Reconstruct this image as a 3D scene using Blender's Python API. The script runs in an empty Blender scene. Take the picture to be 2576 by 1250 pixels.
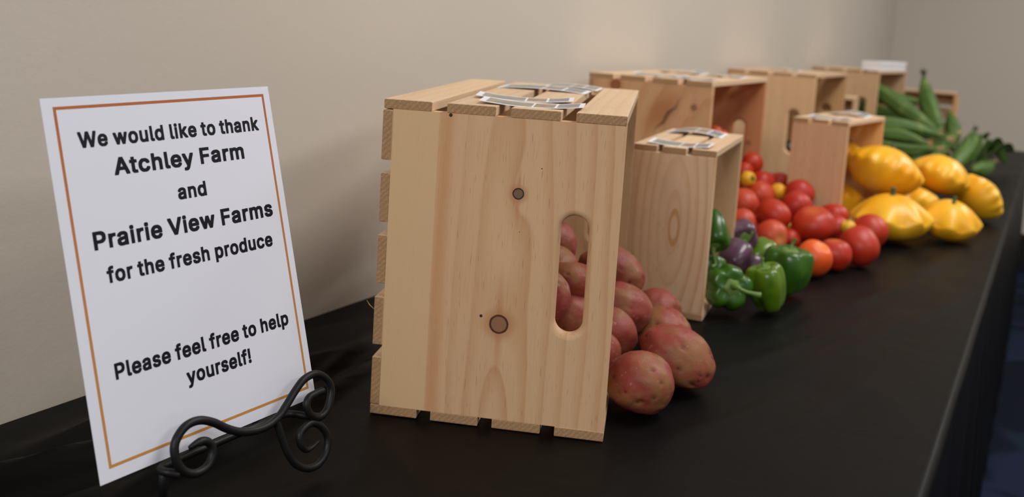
import bpy, bmesh, math, random
from mathutils import Vector, Matrix, noise, Euler
random.seed(7)
SC = bpy.context.scene
COL = SC.collection

# ---------------------------------------------------------------- camera
# world: X runs along the back wall (away from the camera), Y = 0 is the back wall and -Y the room side, Z = 0 the table top
W_PX = 2576
RIGHT = Vector((0.4866, -0.8715, 0.0612)); UP = Vector((0.0794, 0.1139, 0.9903)); FWD = Vector((0.8700, 0.4770, -0.1246))
cam_d = bpy.data.cameras.new('camera')
cam = bpy.data.objects.new('camera', cam_d); COL.objects.link(cam)
cam.matrix_world = Matrix(((RIGHT.x, UP.x, -FWD.x, 0.4485), (RIGHT.y, UP.y, -FWD.y, -0.8179), (RIGHT.z, UP.z, -FWD.z, 0.3934), (0, 0, 0, 1)))
cam_d.sensor_fit = 'HORIZONTAL'; cam_d.sensor_width = 36.0
cam_d.lens = 2505.0 / W_PX * 36.0
cam_d.shift_x = (1288 - 1257.8) / W_PX
cam_d.shift_y = -(625 - 382.0) / W_PX
cam_d.clip_start = 0.02
cam_d.dof.use_dof = True
cam_d.dof.focus_distance = 0.89
cam_d.dof.aperture_fstop = 5.6
SC.camera = cam

# ---------------------------------------------------------------- light and exposure
SC.view_settings.view_transform = 'Standard'
SC.view_settings.look = 'None'
SC.view_settings.gamma = 1.0
SC.view_settings.exposure = 0.62
wd = bpy.data.worlds.new('room_ambient'); SC.world = wd; wd.use_nodes = True
wd.node_tree.nodes['Background'].inputs[0].default_value = (1.0, 0.98, 0.96, 1)
wd.node_tree.nodes['Background'].inputs[1].default_value = 0.16

def area(name, loc, tgt, size, energy, color):
    l = bpy.data.lights.new(name, 'AREA'); l.shape = 'RECTANGLE'; l.size, l.size_y = size; l.energy = energy; l.color = color
    o = bpy.data.objects.new(name, l); COL.objects.link(o); o.location = loc
    o.rotation_euler = (Vector(tgt) - Vector(loc)).to_track_quat('-Z', 'Y').to_euler()
    return o
area('ceiling_panel_lamp', (2.3, -1.25, 1.95), (2.2, -0.9, 0), (1.2, 0.6), 20, (1.0, 0.965, 0.92))
area('ceiling_panel_lamp', (-2.0, -1.15, 1.95), (-0.6, -1.0, 0), (1.2, 0.6), 39, (0.99, 0.98, 1.0))
area('ceiling_panel_lamp', (4.6, -2.1, 1.95), (4.5, -1.9, 0), (1.2, 0.6), 27, (1.0, 0.97, 0.93))
area('ceiling_panel_lamp', (1.0, -3.2, 1.95), (1.0, -2.6, 0), (1.2, 0.6), 13, (0.97, 0.98, 1.0))

# ---------------------------------------------------------------- helpers
def tag(o, label=None, cat=None, group=None, kind=None):
    if label: o['label'] = label
    if cat: o['category'] = cat
    if group: o['group'] = group
    if kind: o['kind'] = kind
    return o

def empty(name, loc, rotz=0.0):
    o = bpy.data.objects.new(name, None); COL.objects.link(o)
    o.empty_display_size = 0.05; o.location = loc; o.rotation_euler = (0, 0, rotz)
    return o

def link_mesh(name, me, parent=None, mats=()):
    o = bpy.data.objects.new(name, me); COL.objects.link(o)
    for m in mats: me.materials.append(m)
    if parent: o.parent = parent
    return o

def from_bm(name, bm, mats, parent=None, smooth=False):
    me = bpy.data.meshes.new(name); bm.normal_update(); bm.to_mesh(me); bm.free()
    if smooth:
        for p in me.polygons: p.use_smooth = True
    return link_mesh(name, me, parent, mats)

def from_py(name, vs, fs, mats, parent=None, smooth=True):
    me = bpy.data.meshes.new(name); me.from_pydata(vs, [], fs); me.update()
    if smooth:
        for p in me.polygons: p.use_smooth = True
    return link_mesh(name, me, parent, mats)

def add_box(bm, lo, hi, bev=0.0008, segs=2):
    b = bmesh.new()
    r = bmesh.ops.create_cube(b, size=1.0)
    for v in b.verts:
        v.co = Vector([(lo[i] + hi[i]) / 2 + v.co[i] * (hi[i] - lo[i]) for i in range(3)])
    if bev > 0:
        bmesh.ops.bevel(b, geom=list(b.edges), offset=bev, segments=segs, profile=0.5, affect='EDGES')
    me = bpy.data.meshes.new('tmp'); b.to_mesh(me); b.free(); bm.from_mesh(me); bpy.data.meshes.remove(me)

def catmull(pts, n=8):
    P = [Vector(p) for p in pts]; out = []
    for i in range(len(P) - 1):
        p0 = P[max(i - 1, 0)]; p1 = P[i]; p2 = P[i + 1]; p3 = P[min(i + 2, len(P) - 1)]
        for k in range(n):
            t = k / n
            out.append(0.5 * ((2 * p1) + (p2 - p0) * t + (2 * p0 - 5 * p1 + 4 * p2 - p3) * t * t + (3 * p1 - p0 - 3 * p2 + p3) * t ** 3))
    out.append(P[-1]); return out

def tube_geo(pts, radius, segs=12, vs=None, fs=None):
    """swept tube; radius: number or function of 0..1"""
    vs = [] if vs is None else vs; fs = [] if fs is None else fs
    n = len(pts); base = len(vs)
    T = [(pts[min(i + 1, n - 1)] - pts[max(i - 1, 0)]).normalized() for i in range(n)]
    ref = Vector((0, 0, 1)) if abs(T[0].z) < 0.9 else Vector((1, 0, 0))
    N = (ref - T[0] * ref.dot(T[0])).normalized()
    for i in range(n):
        N = (N - T[i] * N.dot(T[i])).normalized(); B = T[i].cross(N)
        r = radius(i / (n - 1)) if callable(radius) else radius
        for k in range(segs):
            a = 2 * math.pi * k / segs
            vs.append(tuple(pts[i] + (N * math.cos(a) + B * math.sin(a)) * r))
    for i in range(n - 1):
        for k in range(segs):
            a = base + i * segs + k; b = base + i * segs + (k + 1) % segs
            fs.append((a, b, b + segs, a + segs))
    fs.append(tuple(base + k for k in range(segs))[::-1]); fs.append(tuple(base + (n - 1) * segs + k for k in range(segs)))
    return vs, fs

# ---------------------------------------------------------------- material helpers
class NT:
    def __init__(s, name):
        s.m = bpy.data.materials.new(name); s.m.use_nodes = True
        s.t = s.m.node_tree; s.p = s.t.nodes['Principled BSDF']
        s.tc = s.t.nodes.new('ShaderNodeTexCoord')
    def node(s, typ, **kw):
        n = s.t.nodes.new(typ)
        for k, v in kw.items(): setattr(n, k, v)
        return n
    def put(s, sock, v):
        if v is None: return
        if hasattr(v, 'links'): s.t.links.new(v, sock)
        else: sock.default_value = v
    def math(s, op, a, b=None, c=None, clamp=False):
        n = s.node('ShaderNodeMath', operation=op, use_clamp=clamp)
        s.put(n.inputs[0], a); s.put(n.inputs[1], b); s.put(n.inputs[2], c)
        return n.outputs[0]
    def vmath(s, op, a, b=None, scale=None):
        n = s.node('ShaderNodeVectorMath', operation=op)
        s.put(n.inputs[0], a); s.put(n.inputs[1], b)
        if scale is not None: s.put(n.inputs['Scale'], scale)
        return n.outputs['Value'] if op in ('LENGTH', 'DOT_PRODUCT', 'DISTANCE') else n.outputs[0]
    def noise(s, vec, scale, detail=2.0, rough=0.5, dist=0.0):
        n = s.node('ShaderNodeTexNoise'); s.put(n.inputs['Vector'], vec); n.inputs['Scale'].default_value = scale
        n.inputs['Detail'].default_value = detail; n.inputs['Roughness'].default_value = rough; n.inputs['Distortion'].default_value = dist
        return n.outputs[0]
    def ramp(s, fac, stops, interp='LINEAR'):
        n = s.node('ShaderNodeValToRGB'); s.put(n.inputs[0], fac); n.color_ramp.interpolation = interp
        e = n.color_ramp.elements
        while len(e) < len(stops): e.new(0.5)
        for el, (p, c) in zip(e, stops):
            el.position = p; el.color = (c, c, c, 1) if not hasattr(c, '__len__') else (*c[:3], 1)
        return n.outputs[0]
    def sstep(s, v, a, b):
        n = s.node('ShaderNodeMapRange', interpolation_type='SMOOTHSTEP'); s.put(n.inputs[0], v)
        n.inputs[1].default_value = a; n.inputs[2].default_value = b
        return n.outputs[0]
    def mix(s, fac, a, b, blend='MIX'):
        n = s.node('ShaderNodeMix', data_type='RGBA', blend_type=blend); s.put(n.inputs[0], fac)
        s.put(n.inputs[6], (*a, 1) if isinstance(a, tuple) else a); s.put(n.inputs[7], (*b, 1) if isinstance(b, tuple) else b)
        return n.outputs[2]
    def bump(s, h, strength, dist):
        n = s.node('ShaderNodeBump'); s.put(n.inputs['Height'], h); n.inputs['Strength'].default_value = strength; n.inputs['Distance'].default_value = dist
        s.t.links.new(n.outputs[0], s.p.inputs['Normal']); return n
    def out(s, color=None, rough=None, spec=None, **kw):
        s.put(s.p.inputs['Base Color'], (*color, 1) if isinstance(color, tuple) else color)
        s.put(s.p.inputs['Roughness'], rough); s.put(s.p.inputs['Specular IOR Level'], spec)
        for k, v in kw.items(): s.put(s.p.inputs[k.replace('_', ' ')], v)
        return s.m

def lin(r, g, b):
    f = lambda c: c / 12.92 if c <= 0.04045 else ((c + 0.055) / 1.055) ** 2.4
    return tuple(f(v / 255) for v in (r, g, b))

def wood(name, grain='z', light=(216, 178, 134), dark=(190, 142, 92), freq=55.0, ring_center=(0.0, 0.1), ring_k=0.05, warp=0.012,
         knots=(), board_edge=None, streak=0.22, contrast=0.55, rosy=0.25, random_shift=True):
    """pine: grain along 'z' (panels, thickness x, cross y), or 'x' (slats, cross y)"""
    s = NT(name)
    P = s.tc.outputs['Object']
    sep = s.node('ShaderNodeSeparateXYZ'); s.put(sep.inputs[0], P)
    X, Y, Z = sep.outputs
    oi = s.node('ShaderNodeObjectInfo').outputs['Random']
    shift = s.math('MULTIPLY', oi, 3.7) if random_shift else 0.37
    if grain == 'z': cross, along, thick = Y, Z, X
    else: cross, along, thick = s.math('ADD', Y, s.math('MULTIPLY', Z, 0.83)), X, Z
    def pack(kc, ka, kt):
        n = s.node('ShaderNodeCombineXYZ')
        s.put(n.inputs[0], s.math('ADD', s.math('MULTIPLY', cross, kc), shift)); s.put(n.inputs[1], s.math('ADD', s.math('MULTIPLY', along, ka), shift)); s.put(n.inputs[2], s.math('MULTIPLY', thick, kt))
        return n.outputs[0]
    w1 = s.math('SUBTRACT', s.noise(pack(14, 2.6, 14), 1.0, 2.0), 0.5)
    dc = s.math('SUBTRACT', cross, ring_center[0]); da = s.math('MULTIPLY', s.math('SUBTRACT', along, ring_center[1]), ring_k)
    r = s.math('SQRT', s.math('ADD', s.math('MULTIPLY', dc, dc), s.math('MULTIPLY', da, da)))
    r = s.math('ADD', r, s.math('MULTIPLY', w1, warp))
    kd = []
    for (ky, kz, R, kind) in knots:
        a = s.math('SUBTRACT', cross, ky); b = s.math('SUBTRACT', along, kz)
        d = s.math('SQRT', s.math('ADD', s.math('MULTIPLY', a, a), s.math('MULTIPLY', b, b)))
        kd.append((d, a, b, R, kind))
        if kind not in ('dot', 'oval', 'streak'):
            b2 = s.math('MULTIPLY', b, 0.32)
            g = s.math('EXPONENT', s.math('MULTIPLY', s.math('ADD', s.math('MULTIPLY', a, a), s.math('MULTIPLY', b2, b2)), -1.0 / (2 * (1.5 * R) ** 2)))
            r = s.math('ADD', r, s.math('MULTIPLY', g, 1.6 * R))
    ring = s.math('FRACT', s.math('MULTIPLY', r, freq))
    late = s.ramp(ring, [(0.0, 0.15), (0.45, 0.1), (0.8, 0.75), (0.93, 1.0), (1.0, 0.15)])
    amp = s.sstep(s.noise(pack(9, 1.0, 9), 1.0, 1.0), 0.25, 0.75)
    fac = s.math('MULTIPLY', s.math('MULTIPLY', late, contrast), s.math('ADD', s.math('MULTIPLY', amp, 0.8), 0.2))
    col = s.mix(fac, lin(*light), lin(*dark))
    # slow tone drift, rosy heartwood zones
    tone = s.noise(pack(22, 1.8, 22), 1.0, 2.0)
    col = s.mix(s.math('MULTIPLY', s.sstep(tone, 0.45, 0.75), rosy), col, lin(202, 146, 114))
    # fine pores
    fine = s.noise(pack(900, 22, 900), 1.0, 2.0, 0.6)
    col = s.mix(s.math('MULTIPLY', s.sstep(fine, 0.52, 0.78), streak), col, lin(166, 118, 74))
    dash = s.noise(pack(700, 48, 700), 1.0, 1.0)
    col = s.mix(s.math('MULTIPLY', s.sstep(dash, 0.67, 0.75), 0.45), col, lin(150, 98, 56))
    if board_edge is not None:
        e = s.sstep(cross, board_edge - 0.0006, board_edge + 0.0006)
        plain = s.mix(s.math('MULTIPLY', s.sstep(fine, 0.5, 0.8), 0.15), lin(216, 180, 136), lin(192, 148, 102))
        band = s.math('SUBTRACT', 1.0, s.sstep(s.math('ABSOLUTE', s.math('ADD', s.math('SUBTRACT', cross, board_edge), 0.007)), 0.001, 0.012))
        col = s.mix(s.math('MULTIPLY', band, 0.55), col, lin(198, 140, 86))
        col = s.mix(e, col, plain)
    for d, a, b, R, kind in kd:
        if kind == 'dot':
            col = s.mix(s.math('SUBTRACT', 1.0, s.sstep(d, R * 0.7, R * 1.1)), col, lin(52, 34, 22)); continue
        if kind == 'streak':
            u1 = s.math('ADD', s.math('MULTIPLY', a, -0.6018), s.math('MULTIPLY', b, 0.7986)); v1 = s.math('ADD', s.math('MULTIPLY', a, 0.7986), s.math('MULTIPLY', b, 0.6018))
            v1 = s.math('ADD', v1, s.math('MULTIPLY', s.math('SUBTRACT', s.noise(P, 40.0, 2.0), 0.5), 0.018))
            def lobe(hw, hl, off):
                p_, q_ = s.math('DIVIDE', s.math('ADD', v1, off), hw), s.math('DIVIDE', u1, hl)
                return s.math('SUBTRACT', 1.0, s.sstep(s.math('SQRT', s.math('ADD', s.math('MULTIPLY', p_, p_), s.math('MULTIPLY', q_, q_))), 0.15, 1.0))
            col = s.mix(s.math('MULTIPLY', lobe(R * 5.0, R * 11.0, -0.014), 0.75), col, lin(168, 104, 58))
            col = s.mix(s.math('MULTIPLY', lobe(R, R * 9.0, 0.0), 0.8), col, lin(84, 50, 30)); continue
        if kind == 'oval':
            bo = s.math('MULTIPLY', b, 0.30); do = s.math('SQRT', s.math('ADD', s.math('MULTIPLY', a, a), s.math('MULTIPLY', bo, bo)))
            band = s.math('MULTIPLY', s.sstep(do, R * 0.45, R * 0.75), s.math('SUBTRACT', 1.0, s.sstep(do, R * 0.92, R * 1.02)))
            col = s.mix(s.math('MULTIPLY', band, 0.7), col, lin(190, 130, 74)); continue
        halo = s.math('MULTIPLY', s.math('SUBTRACT', 1.0, s.sstep(d, R * 0.9, R * 2.2)), 0.6)
        b3 = s.math('MULTIPLY', b, 0.17)
        tail = s.math('SUBTRACT', 1.0, s.sstep(s.math('SQRT', s.math('ADD', s.math('MULTIPLY', s.math('MULTIPLY', a, 2.2), s.math('MULTIPLY', a, 2.2)), s.math('MULTIPLY', b3, b3))), R * 0.2, R * 1.3))
        col = s.mix(s.math('MULTIPLY', tail, 0.5), col, lin(186, 122, 76))
        col = s.mix(halo, col, lin(178, 116, 70))
        n = s.noise(P, 260.0, 2.0)
        dd = s.math('ADD', d, s.math('MULTIPLY', s.math('SUBTRACT', n, 0.5), R * 0.10))
        inner = {'dark': (124, 98, 74), 'tan': (152, 108, 78), 'soft': (150, 92, 54)}[kind]
        rim = {'dark': (38, 28, 20), 'tan': (76, 44, 26), 'soft': (128, 74, 42)}[kind]
        core = s.mix(s.math('MULTIPLY', s.sstep(s.math('SINE', s.math('MULTIPLY', dd, 5200.0)), 0.0, 1.0), 0.25), lin(*inner), lin(*rim))
        core = s.mix(s.sstep(dd, R * 0.74, R * 0.86), core, lin(*rim))
        col = s.mix(s.math('SUBTRACT', 1.0, s.sstep(dd, R * 0.97, R * 1.05)), col, core)
    hv = s.node('ShaderNodeHueSaturation'); s.put(hv.inputs['Color'], col)
    s.put(hv.inputs['Value'], s.math('ADD', 0.94, s.math('MULTIPLY', oi, 0.12)) if random_shift else 1.0)
    s.bump(fine, 0.25, 0.0004)
    return s.out(hv.outputs[0], 0.62, 0.3)

def end_grain(name, base=(190, 156, 120), dark=(150, 114, 80)):
    s = NT(name); P = s.tc.outputs['Object']
    n = s.noise(P, 900.0, 3.0, 0.7); n2 = s.noise(P, 60.0, 2.0)
    w = s.node('ShaderNodeTexWave', wave_type='BANDS', bands_direction='DIAGONAL'); s.put(w.inputs['Vector'], s.vmath('ADD', P, s.vmath('SCALE', (1, 1, 1), scale=s.node('ShaderNodeObjectInfo').outputs['Random'])))
    w.inputs['Scale'].default_value = 110; w.inputs['Distortion'].default_value = 2.5; w.inputs['Detail'].default_value = 1
    c = s.mix(s.sstep(n, 0.35, 0.75), lin(*base), lin(*dark))
    c = s.mix(s.math('MULTIPLY', w.outputs[1], 0.55), c, lin(150, 112, 76))
    c = s.mix(s.math('MULTIPLY', n2, 0.3), c, lin(190, 146, 98))
    s.bump(n, 0.6, 0.001)
    return s.out(c, 0.85, 0.1)

# ---------------------------------------------------------------- the setting
def wall_mat():
    s = NT('painted_beige_wall'); P = s.tc.outputs['Object']
    n = s.noise(P, 55.0, 4.0, 0.6); n2 = s.noise(P, 260.0, 2.0)
    c = s.mix(s.noise(P, 1.3, 2.0), lin(204, 194, 181), lin(198, 188, 175))
    s.bump(s.math('ADD', n, s.math('MULTIPLY', n2, 0.4)), 0.13, 0.003)
    return s.out(c, 0.7, 0.25)
WALL = wall_mat()
def carpet_mat():
    s = NT('navy_patterned_carpet'); P = s.tc.outputs['Object']
    n = s.noise(P, 2.6, 2.0, 0.5, 0.8); n2 = s.noise(P, 6.0, 2.0)
    c = s.mix(s.sstep(n, 0.45, 0.55), lin(16, 20, 34), lin(30, 36, 58))
    c = s.mix(s.sstep(n2, 0.6, 0.66), c, lin(22, 40, 46))
    s.bump(s.noise(P, 500.0, 2.0), 0.5, 0.004)
    return s.out(c, 0.95, 0.1)

def slab(name, lo, hi, mat, bev=0.0):
    bm = bmesh.new(); add_box(bm, lo, hi, bev); o = from_bm(name, bm, [mat]); o['kind'] = 'structure'; return o
FLOOR_Z = -0.74
slab('floor', (-3.0, -5.0, FLOOR_Z - 0.1), (6.6, 0.1, FLOOR_Z), carpet_mat())
slab('wall_back', (-3.0, 0.0, FLOOR_Z), (6.6, 0.12, 2.0), WALL)
slab('wall_right', (6.46, -5.0, FLOOR_Z), (6.6, 0.0, 2.0), WALL)
BB = NT('black_rubber_baseboard').out(lin(20, 20, 22), 0.5, 0.3)
slab('baseboard_right', (6.448, -5.0, FLOOR_Z), (6.462, -0.012, FLOOR_Z + 0.2), BB, 0.003)
slab('baseboard_back', (-3.0, -0.012, FLOOR_Z), (6.462, 0.002, FLOOR_Z + 0.2), BB, 0.003)

# ---------------------------------------------------------------- black table cover
def cloth_mat():
    s = NT('black_plastic_table_cover'); P = s.tc.outputs['Object']
    n = s.noise(P, 900.0, 2.0)
    big = s.noise(P, 7.0, 3.0, 0.5, 0.6)
    s.bump(s.math('ADD', s.math('MULTIPLY', n, 0.05), big), 0.30, 0.010)
    return s.out(lin(9, 8.8, 9), s.math('ADD', 0.40, s.math('MULTIPLY', big, 0.12)), 0.09)
CREASES = [  # (x0,y0,x1,y1,height,width)
    (0.95, -0.215, 1.36, -0.180, 0.012, 0.008), (1.10, -0.150, 1.42, -0.115, 0.013, 0.008), (0.40, -0.06, 1.12, -0.14, 0.014, 0.010), (1.15, -0.180, 1.38, -0.148, -0.006, 0.008), (0.5, -0.11, 1.0, -0.19, 0.010, 0.009), (1.0, -0.075, 1.45, -0.060, 0.010, 0.010),
    (1.224, -0.290, 1.06, -0.335, 0.0016, 0.007), (1.215, -0.310, 1.10, -0.39, 0.0014, 0.007), (1.30, -0.50, 1.10, -0.53, 0.0010, 0.008),
    (1.362, -0.534, 1.637, -0.615, 0.0013, 0.008), (1.744, -0.435, 1.90, -0.485, 0.0016, 0.007), (1.801, -0.500, 2.036, -0.53, 0.0012, 0.007),
    (2.032, -0.589, 2.842, -0.727, 0.0018, 0.012), (1.856, -0.538, 2.30, -0.66, 0.0015, 0.009), (1.368, -0.572, 1.682, -0.671, 0.0012, 0.009),
    (1.60, -0.50, 2.05, -0.66, 0.0016, 0.009), (1.50, -0.55, 2.30, -0.74, 0.0014, 0.011), (2.10, -0.60, 2.60, -0.73, -0.0012, 0.010), (1.52, -0.47, 1.72, -0.56, 0.0015, 0.007), (0.9, -0.45, 1.35, -0.70, 0.0013, 0.01)]
def crease_h(x, y):
    h = 0.0
    for x0, y0, x1, y1, a, w in CREASES:
        dx, dy = x1 - x0, y1 - y0; L2 = dx * dx + dy * dy
        t = ((x - x0) * dx + (y - y0) * dy) / L2
        if t < -0.1 or t > 1.1: continue
        tc = min(max(t, 0), 1); px, py = x0 + dx * tc, y0 + dy * tc
        wob = 0.006 * math.sin(t * 7 + x0 * 31)
        d = (-(x - px) * dy + (y - py) * dx) / math.sqrt(L2) + wob
        e = math.sin(math.pi * min(max((t + 0.1) / 1.2, 0), 1))
        h += 2.0 * a * math.exp(-d * d / (2 * w * w)) * e
    return h
def build_cover():
    xs = []; x = -0.7
    while x < 5.27:
        xs.append(x); x += 0.009 if 0.75 < x < 2.3 else (0.025 if x < 3.2 else 0.05)
    xs.append(5.27)
    ED = 0.762; prof = []   # (distance out, z)
    k = 0.0
    while k < ED - 0.012: prof.append((k + 0.002, 0.0)); k += 0.009
    for i in range(7):
        a = i / 6 * math.pi / 2; prof.append((ED - 0.012 + 0.012 * math.sin(a), -0.012 + 0.012 * math.cos(a)))
    k = 0.03
    while k < 0.735: prof.append((ED, -k)); k += 0.04
    prof.append((ED, -0.737))
    vs = []; fs = []; M = len(prof)
    for x in xs:
        for o, z in prof:
            if z > -0.0001:
                fall = min(1, max(0, (o - 0.0) / 0.02)) * min(1, max(0, (ED - o) / 0.05))
                flat = crease_h(x, -o) + 0.0007 * noise.noise(Vector((x * 9, o * 16, 2.3)))
                vs.append((x, -o, z - 0.0008 + flat * fall))
            else:
                dep = min(1, -z / 0.5)
                vs.append((x, -o - dep * (0.006 + 0.010 * math.sin(x * 21 + 1.3 * math.sin(x * 5))) + 0.0, z))
    for i in range(len(xs) - 1):
        for j in range(M - 1):
            a = i * M + j; fs.append((a, a + M, a + M + 1, a + 1))
    # end drop at the far end and the near end
    for xe, ix in ((5.27, len(xs) - 1), (-0.7, 0)):
        top = [ix * M + j for j in range(M) if prof[j][1] > -0.0125]
        prev = top; sgn = 1 if ix else -1
        for zz in (-0.012, -0.05, -0.2, -0.4, -0.6, -0.737):
            cur = []
            for q, t in enumerate(top):
                v = vs[t]; cur.append(len(vs)); vs.append((xe + sgn * (0.008 + 0.01 * min(1, -zz / 0.5) * math.sin(v[1] * 25)), v[1], min(zz, v[2])))
            for q in range(len(top) - 1):
                fs.append((prev[q], prev[q + 1], cur[q + 1], cur[q]) if ix else (prev[q + 1], prev[q], cur[q], cur[q + 1]))
            prev = cur
    return from_py('table_cover', vs, fs, [cloth_mat()])
tag(build_cover(), 'long black plastic cover draped over the table along the beige wall', 'tablecloth')

# ---------------------------------------------------------------- wooden crates
SLAT = wood('pine_slat', 'x', light=(216, 186, 152), dark=(196, 156, 116), freq=70, contrast=0.5, rosy=0.3)
SLAT_BACK = SLAT
ENDG = end_grain('pine_end_grain')

def crate_panel_with_hole(name, x0, x1, y0, y1, z0, z1, hole, mat, parent, flip=False):
    """end board with a rounded hand hole; hole=(yc, zlo, zhi, half width, roundover)"""
    yc, zl, zh, hw, ro = hole
    zc = (zl + zh) / 2
    angs = []; half_ = (zh - zl) / 2 - hw
    for i in range(24):
        q = math.pi * (i + 0.5) / 24
        for sg in (1, -1): angs.append(math.atan2(sg * (half_ + hw * math.sin(q)), hw * math.cos(q)) % (2 * math.pi))
    for i in range(-8, 9):
        for sg in (1, -1): angs.append(math.atan2(half_ * i / 8.5, sg * hw) % (2 * math.pi))
    for cy, cz in ((y0, z0), (y0, z1), (y1, z0), (y1, z1)): angs.append(math.atan2(cz - zc, cy - yc) % (2 * math.pi))
    angs.sort()
    def stad(a, grow):
        h = hw + grow; half = (zh - zl) / 2 - hw; c, s_ = math.cos(a), math.sin(a)
        t = h / max(abs(c), 1e-9)
        if abs(t * s_) <= half: return yc + t * c, zc + t * s_
        cz = half * (1 if s_ > 0 else -1); b = -cz * s_
        t = -b + math.sqrt(max(0, b * b - (cz * cz - h * h))); return yc + t * c, zc + t * s_
    def rect(a):
        c, s_ = math.cos(a), math.sin(a); ts = []
        if abs(c) > 1e-9: ts.append(((y1 if c > 0 else y0) - yc) / c)
        if abs(s_) > 1e-9: ts.append(((z1 if s_ > 0 else z0) - zc) / s_)
        t = min(ts); return yc + t * c, zc + t * s_
    loops = [[(x0, *rect(a)) for a in angs]]
    for k in range(5):
        q = k / 4 * math.pi / 2; loops.append([(x0 + ro * (1 - math.cos(q)), *stad(a, ro * (1 - math.sin(q)))) for a in angs])
    for k in range(5):
        q = (4 - k) / 4 * math.pi / 2; loops.append([(x1 - ro * (1 - math.cos(q)), *stad(a, ro * (1 - math.sin(q)))) for a in angs])
    loops.append([(x1, *rect(a)) for a in angs])
    vs = [p for l in loops for p in l]; n = len(angs); fs = []
    for i in range(len(loops)):
        j = (i + 1) % len(loops)
        for k in range(n):
            k2 = (k + 1) % n; fs.append((i * n + k, i * n + k2, j * n + k2, j * n + k))
    o = from_py(name, vs, fs, [mat], parent, smooth=False)
    for p in o.data.polygons:
        i = p.index // n
        if 1 <= i <= 9: p.use_smooth = True
    return o

def make_slat(parent, lo, hi, mat=SLAT, name='slat'):
    bm = bmesh.new(); add_box(bm, lo, hi, 0.0009, 2)
    bm.normal_update()
    for f in bm.faces:
        if abs(f.normal.x) > 0.9: f.material_index = 1
    return from_bm(name, bm, [mat, ENDG], parent)

def make_crate(name, label, loc, rotz, L, W, H, n_side, n_back, mat_near, mat_far, hole=True, hole_in=0.051, pt=0.016, t=0.0095, group=None, slat_mat=SLAT, gap_ratio=0.30):
    """crate standing on its long side: local x along its length, -y its open side, y=0 its slatted bottom (against the wall)"""
    root = empty(name, loc, rotz); tag(root, label, 'crate', group)
    hole_d = (-W + hole_in, 0.103, 0.219, 0.0135, 0.006)
    for x0, x1, m in ((0.0, pt, mat_near), (L - pt, L, mat_far)):
        if hole: crate_panel_with_hole('end_panel', x0, x1, -W, -t, t, H - t, hole_d, m, root)
        else:
            bm = bmesh.new(); add_box(bm, (x0, -W, t), (x1, 0.0, H - t), 0.0012, 2); from_bm('end_panel', bm, [m], root)
    pw = W / (n_side + (n_side - 1) * gap_ratio); rnd = random.Random(name + label)
    for z0, z1 in ((H - t, H), (0.0, t)):
        for k in range(n_side):
            y1 = -k * pw * (1 + gap_ratio); e = rnd.uniform(-0.001, 0.002)
            make_slat(root, (-e, y1 - pw, z0), (L + e, y1, z1), slat_mat)
    hb = H - 2 * t - 0.002; ph = hb / (n_back + (n_back - 1) * 0.27)
    for k in range(n_back):
        z0 = t + 0.001 + k * ph * 1.27; e = rnd.uniform(-0.001, 0.002)
        make_slat(root, (-e if hole else pt, -t, z0), (L + e if hole else L - pt, 0.0, z0 + ph), slat_mat, 'bottom_slat')
    return root

NEAR1 = wood('pine_end_board_big_knots', 'z', light=(217, 178, 137), dark=(194, 146, 100), freq=58, ring_center=(-0.125, 0.0), ring_k=0.10, warp=0.016,
             contrast=0.8, streak=0.3, knots=((-0.1365, 0.236, 0.0056, 'dark'), (-0.1255, 0.106, 0.0095, 'tan'), (-0.1075, 0.1125, 0.0017, 'dot'), (-0.0665, 0.3065, 0.0020, 'dot'), (-0.1575, 0.262, 0.0007, 'dot'), (-0.14, 0.199, 0.0005, 'dot')),
             board_edge=-0.0555, random_shift=False, rosy=0.22)
FAR1 = wood('pine_end_board_side_knot', 'z', knots=((-0.205, 0.226, 0.011, 'soft'),), random_shift=False)
RED = wood('rosy_pine_end_board', 'z', light=(206, 160, 116), dark=(176, 118, 72), freq=34, ring_center=(-0.30, 0.05), ring_k=0.55, warp=0.03,
           knots=((-0.160, 0.248, 0.0062, 'streak'), (-0.21, 0.268, 0.0050, 'tan'), (-0.055, 0.298, 0.010, 'soft')), random_shift=False, rosy=0.7)
REDFAR = wood('red_brown_end_board', 'z', light=(190, 128, 86), dark=(160, 98, 60), freq=40, knots=((-0.215, 0.17, 0.005, 'tan'), (-0.16, 0.165, 0.008, 'soft')), random_shift=False, rosy=0.8)
PLAIN = wood('plain_pine_end_board', 'z', light=(212, 174, 132), dark=(194, 150, 106), freq=30, contrast=0.35, random_shift=False, rosy=0.35)
KNOTTY = wood('knotty_pine_end_board', 'z', light=(196, 152, 106), knots=((-0.07, 0.25, 0.018, 'dark'), (-0.12, 0.19, 0.010, 'dark')), random_shift=False)
ARCH = wood('arched_grain_end_board', 'z', light=(222, 188, 152), dark=(190, 138, 88), freq=85, ring_center=(-0.066, 0.135), ring_k=0.24, warp=0.010, contrast=0.9, knots=((-0.067, 0.128, 0.0085, 'oval'),), random_shift=False, rosy=0.15)
STRAIGHT = wood('straight_grain_end_board', 'z', light=(212, 170, 128), dark=(194, 146, 102), freq=60, ring_center=(0.3, 0.0), ring_k=0.02, contrast=0.35, random_shift=False, rosy=0.35)
OCHRE = wood('warm_pine_end_board', 'z', light=(214, 164, 104), dark=(190, 132, 74), freq=50, random_shift=False)

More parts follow.
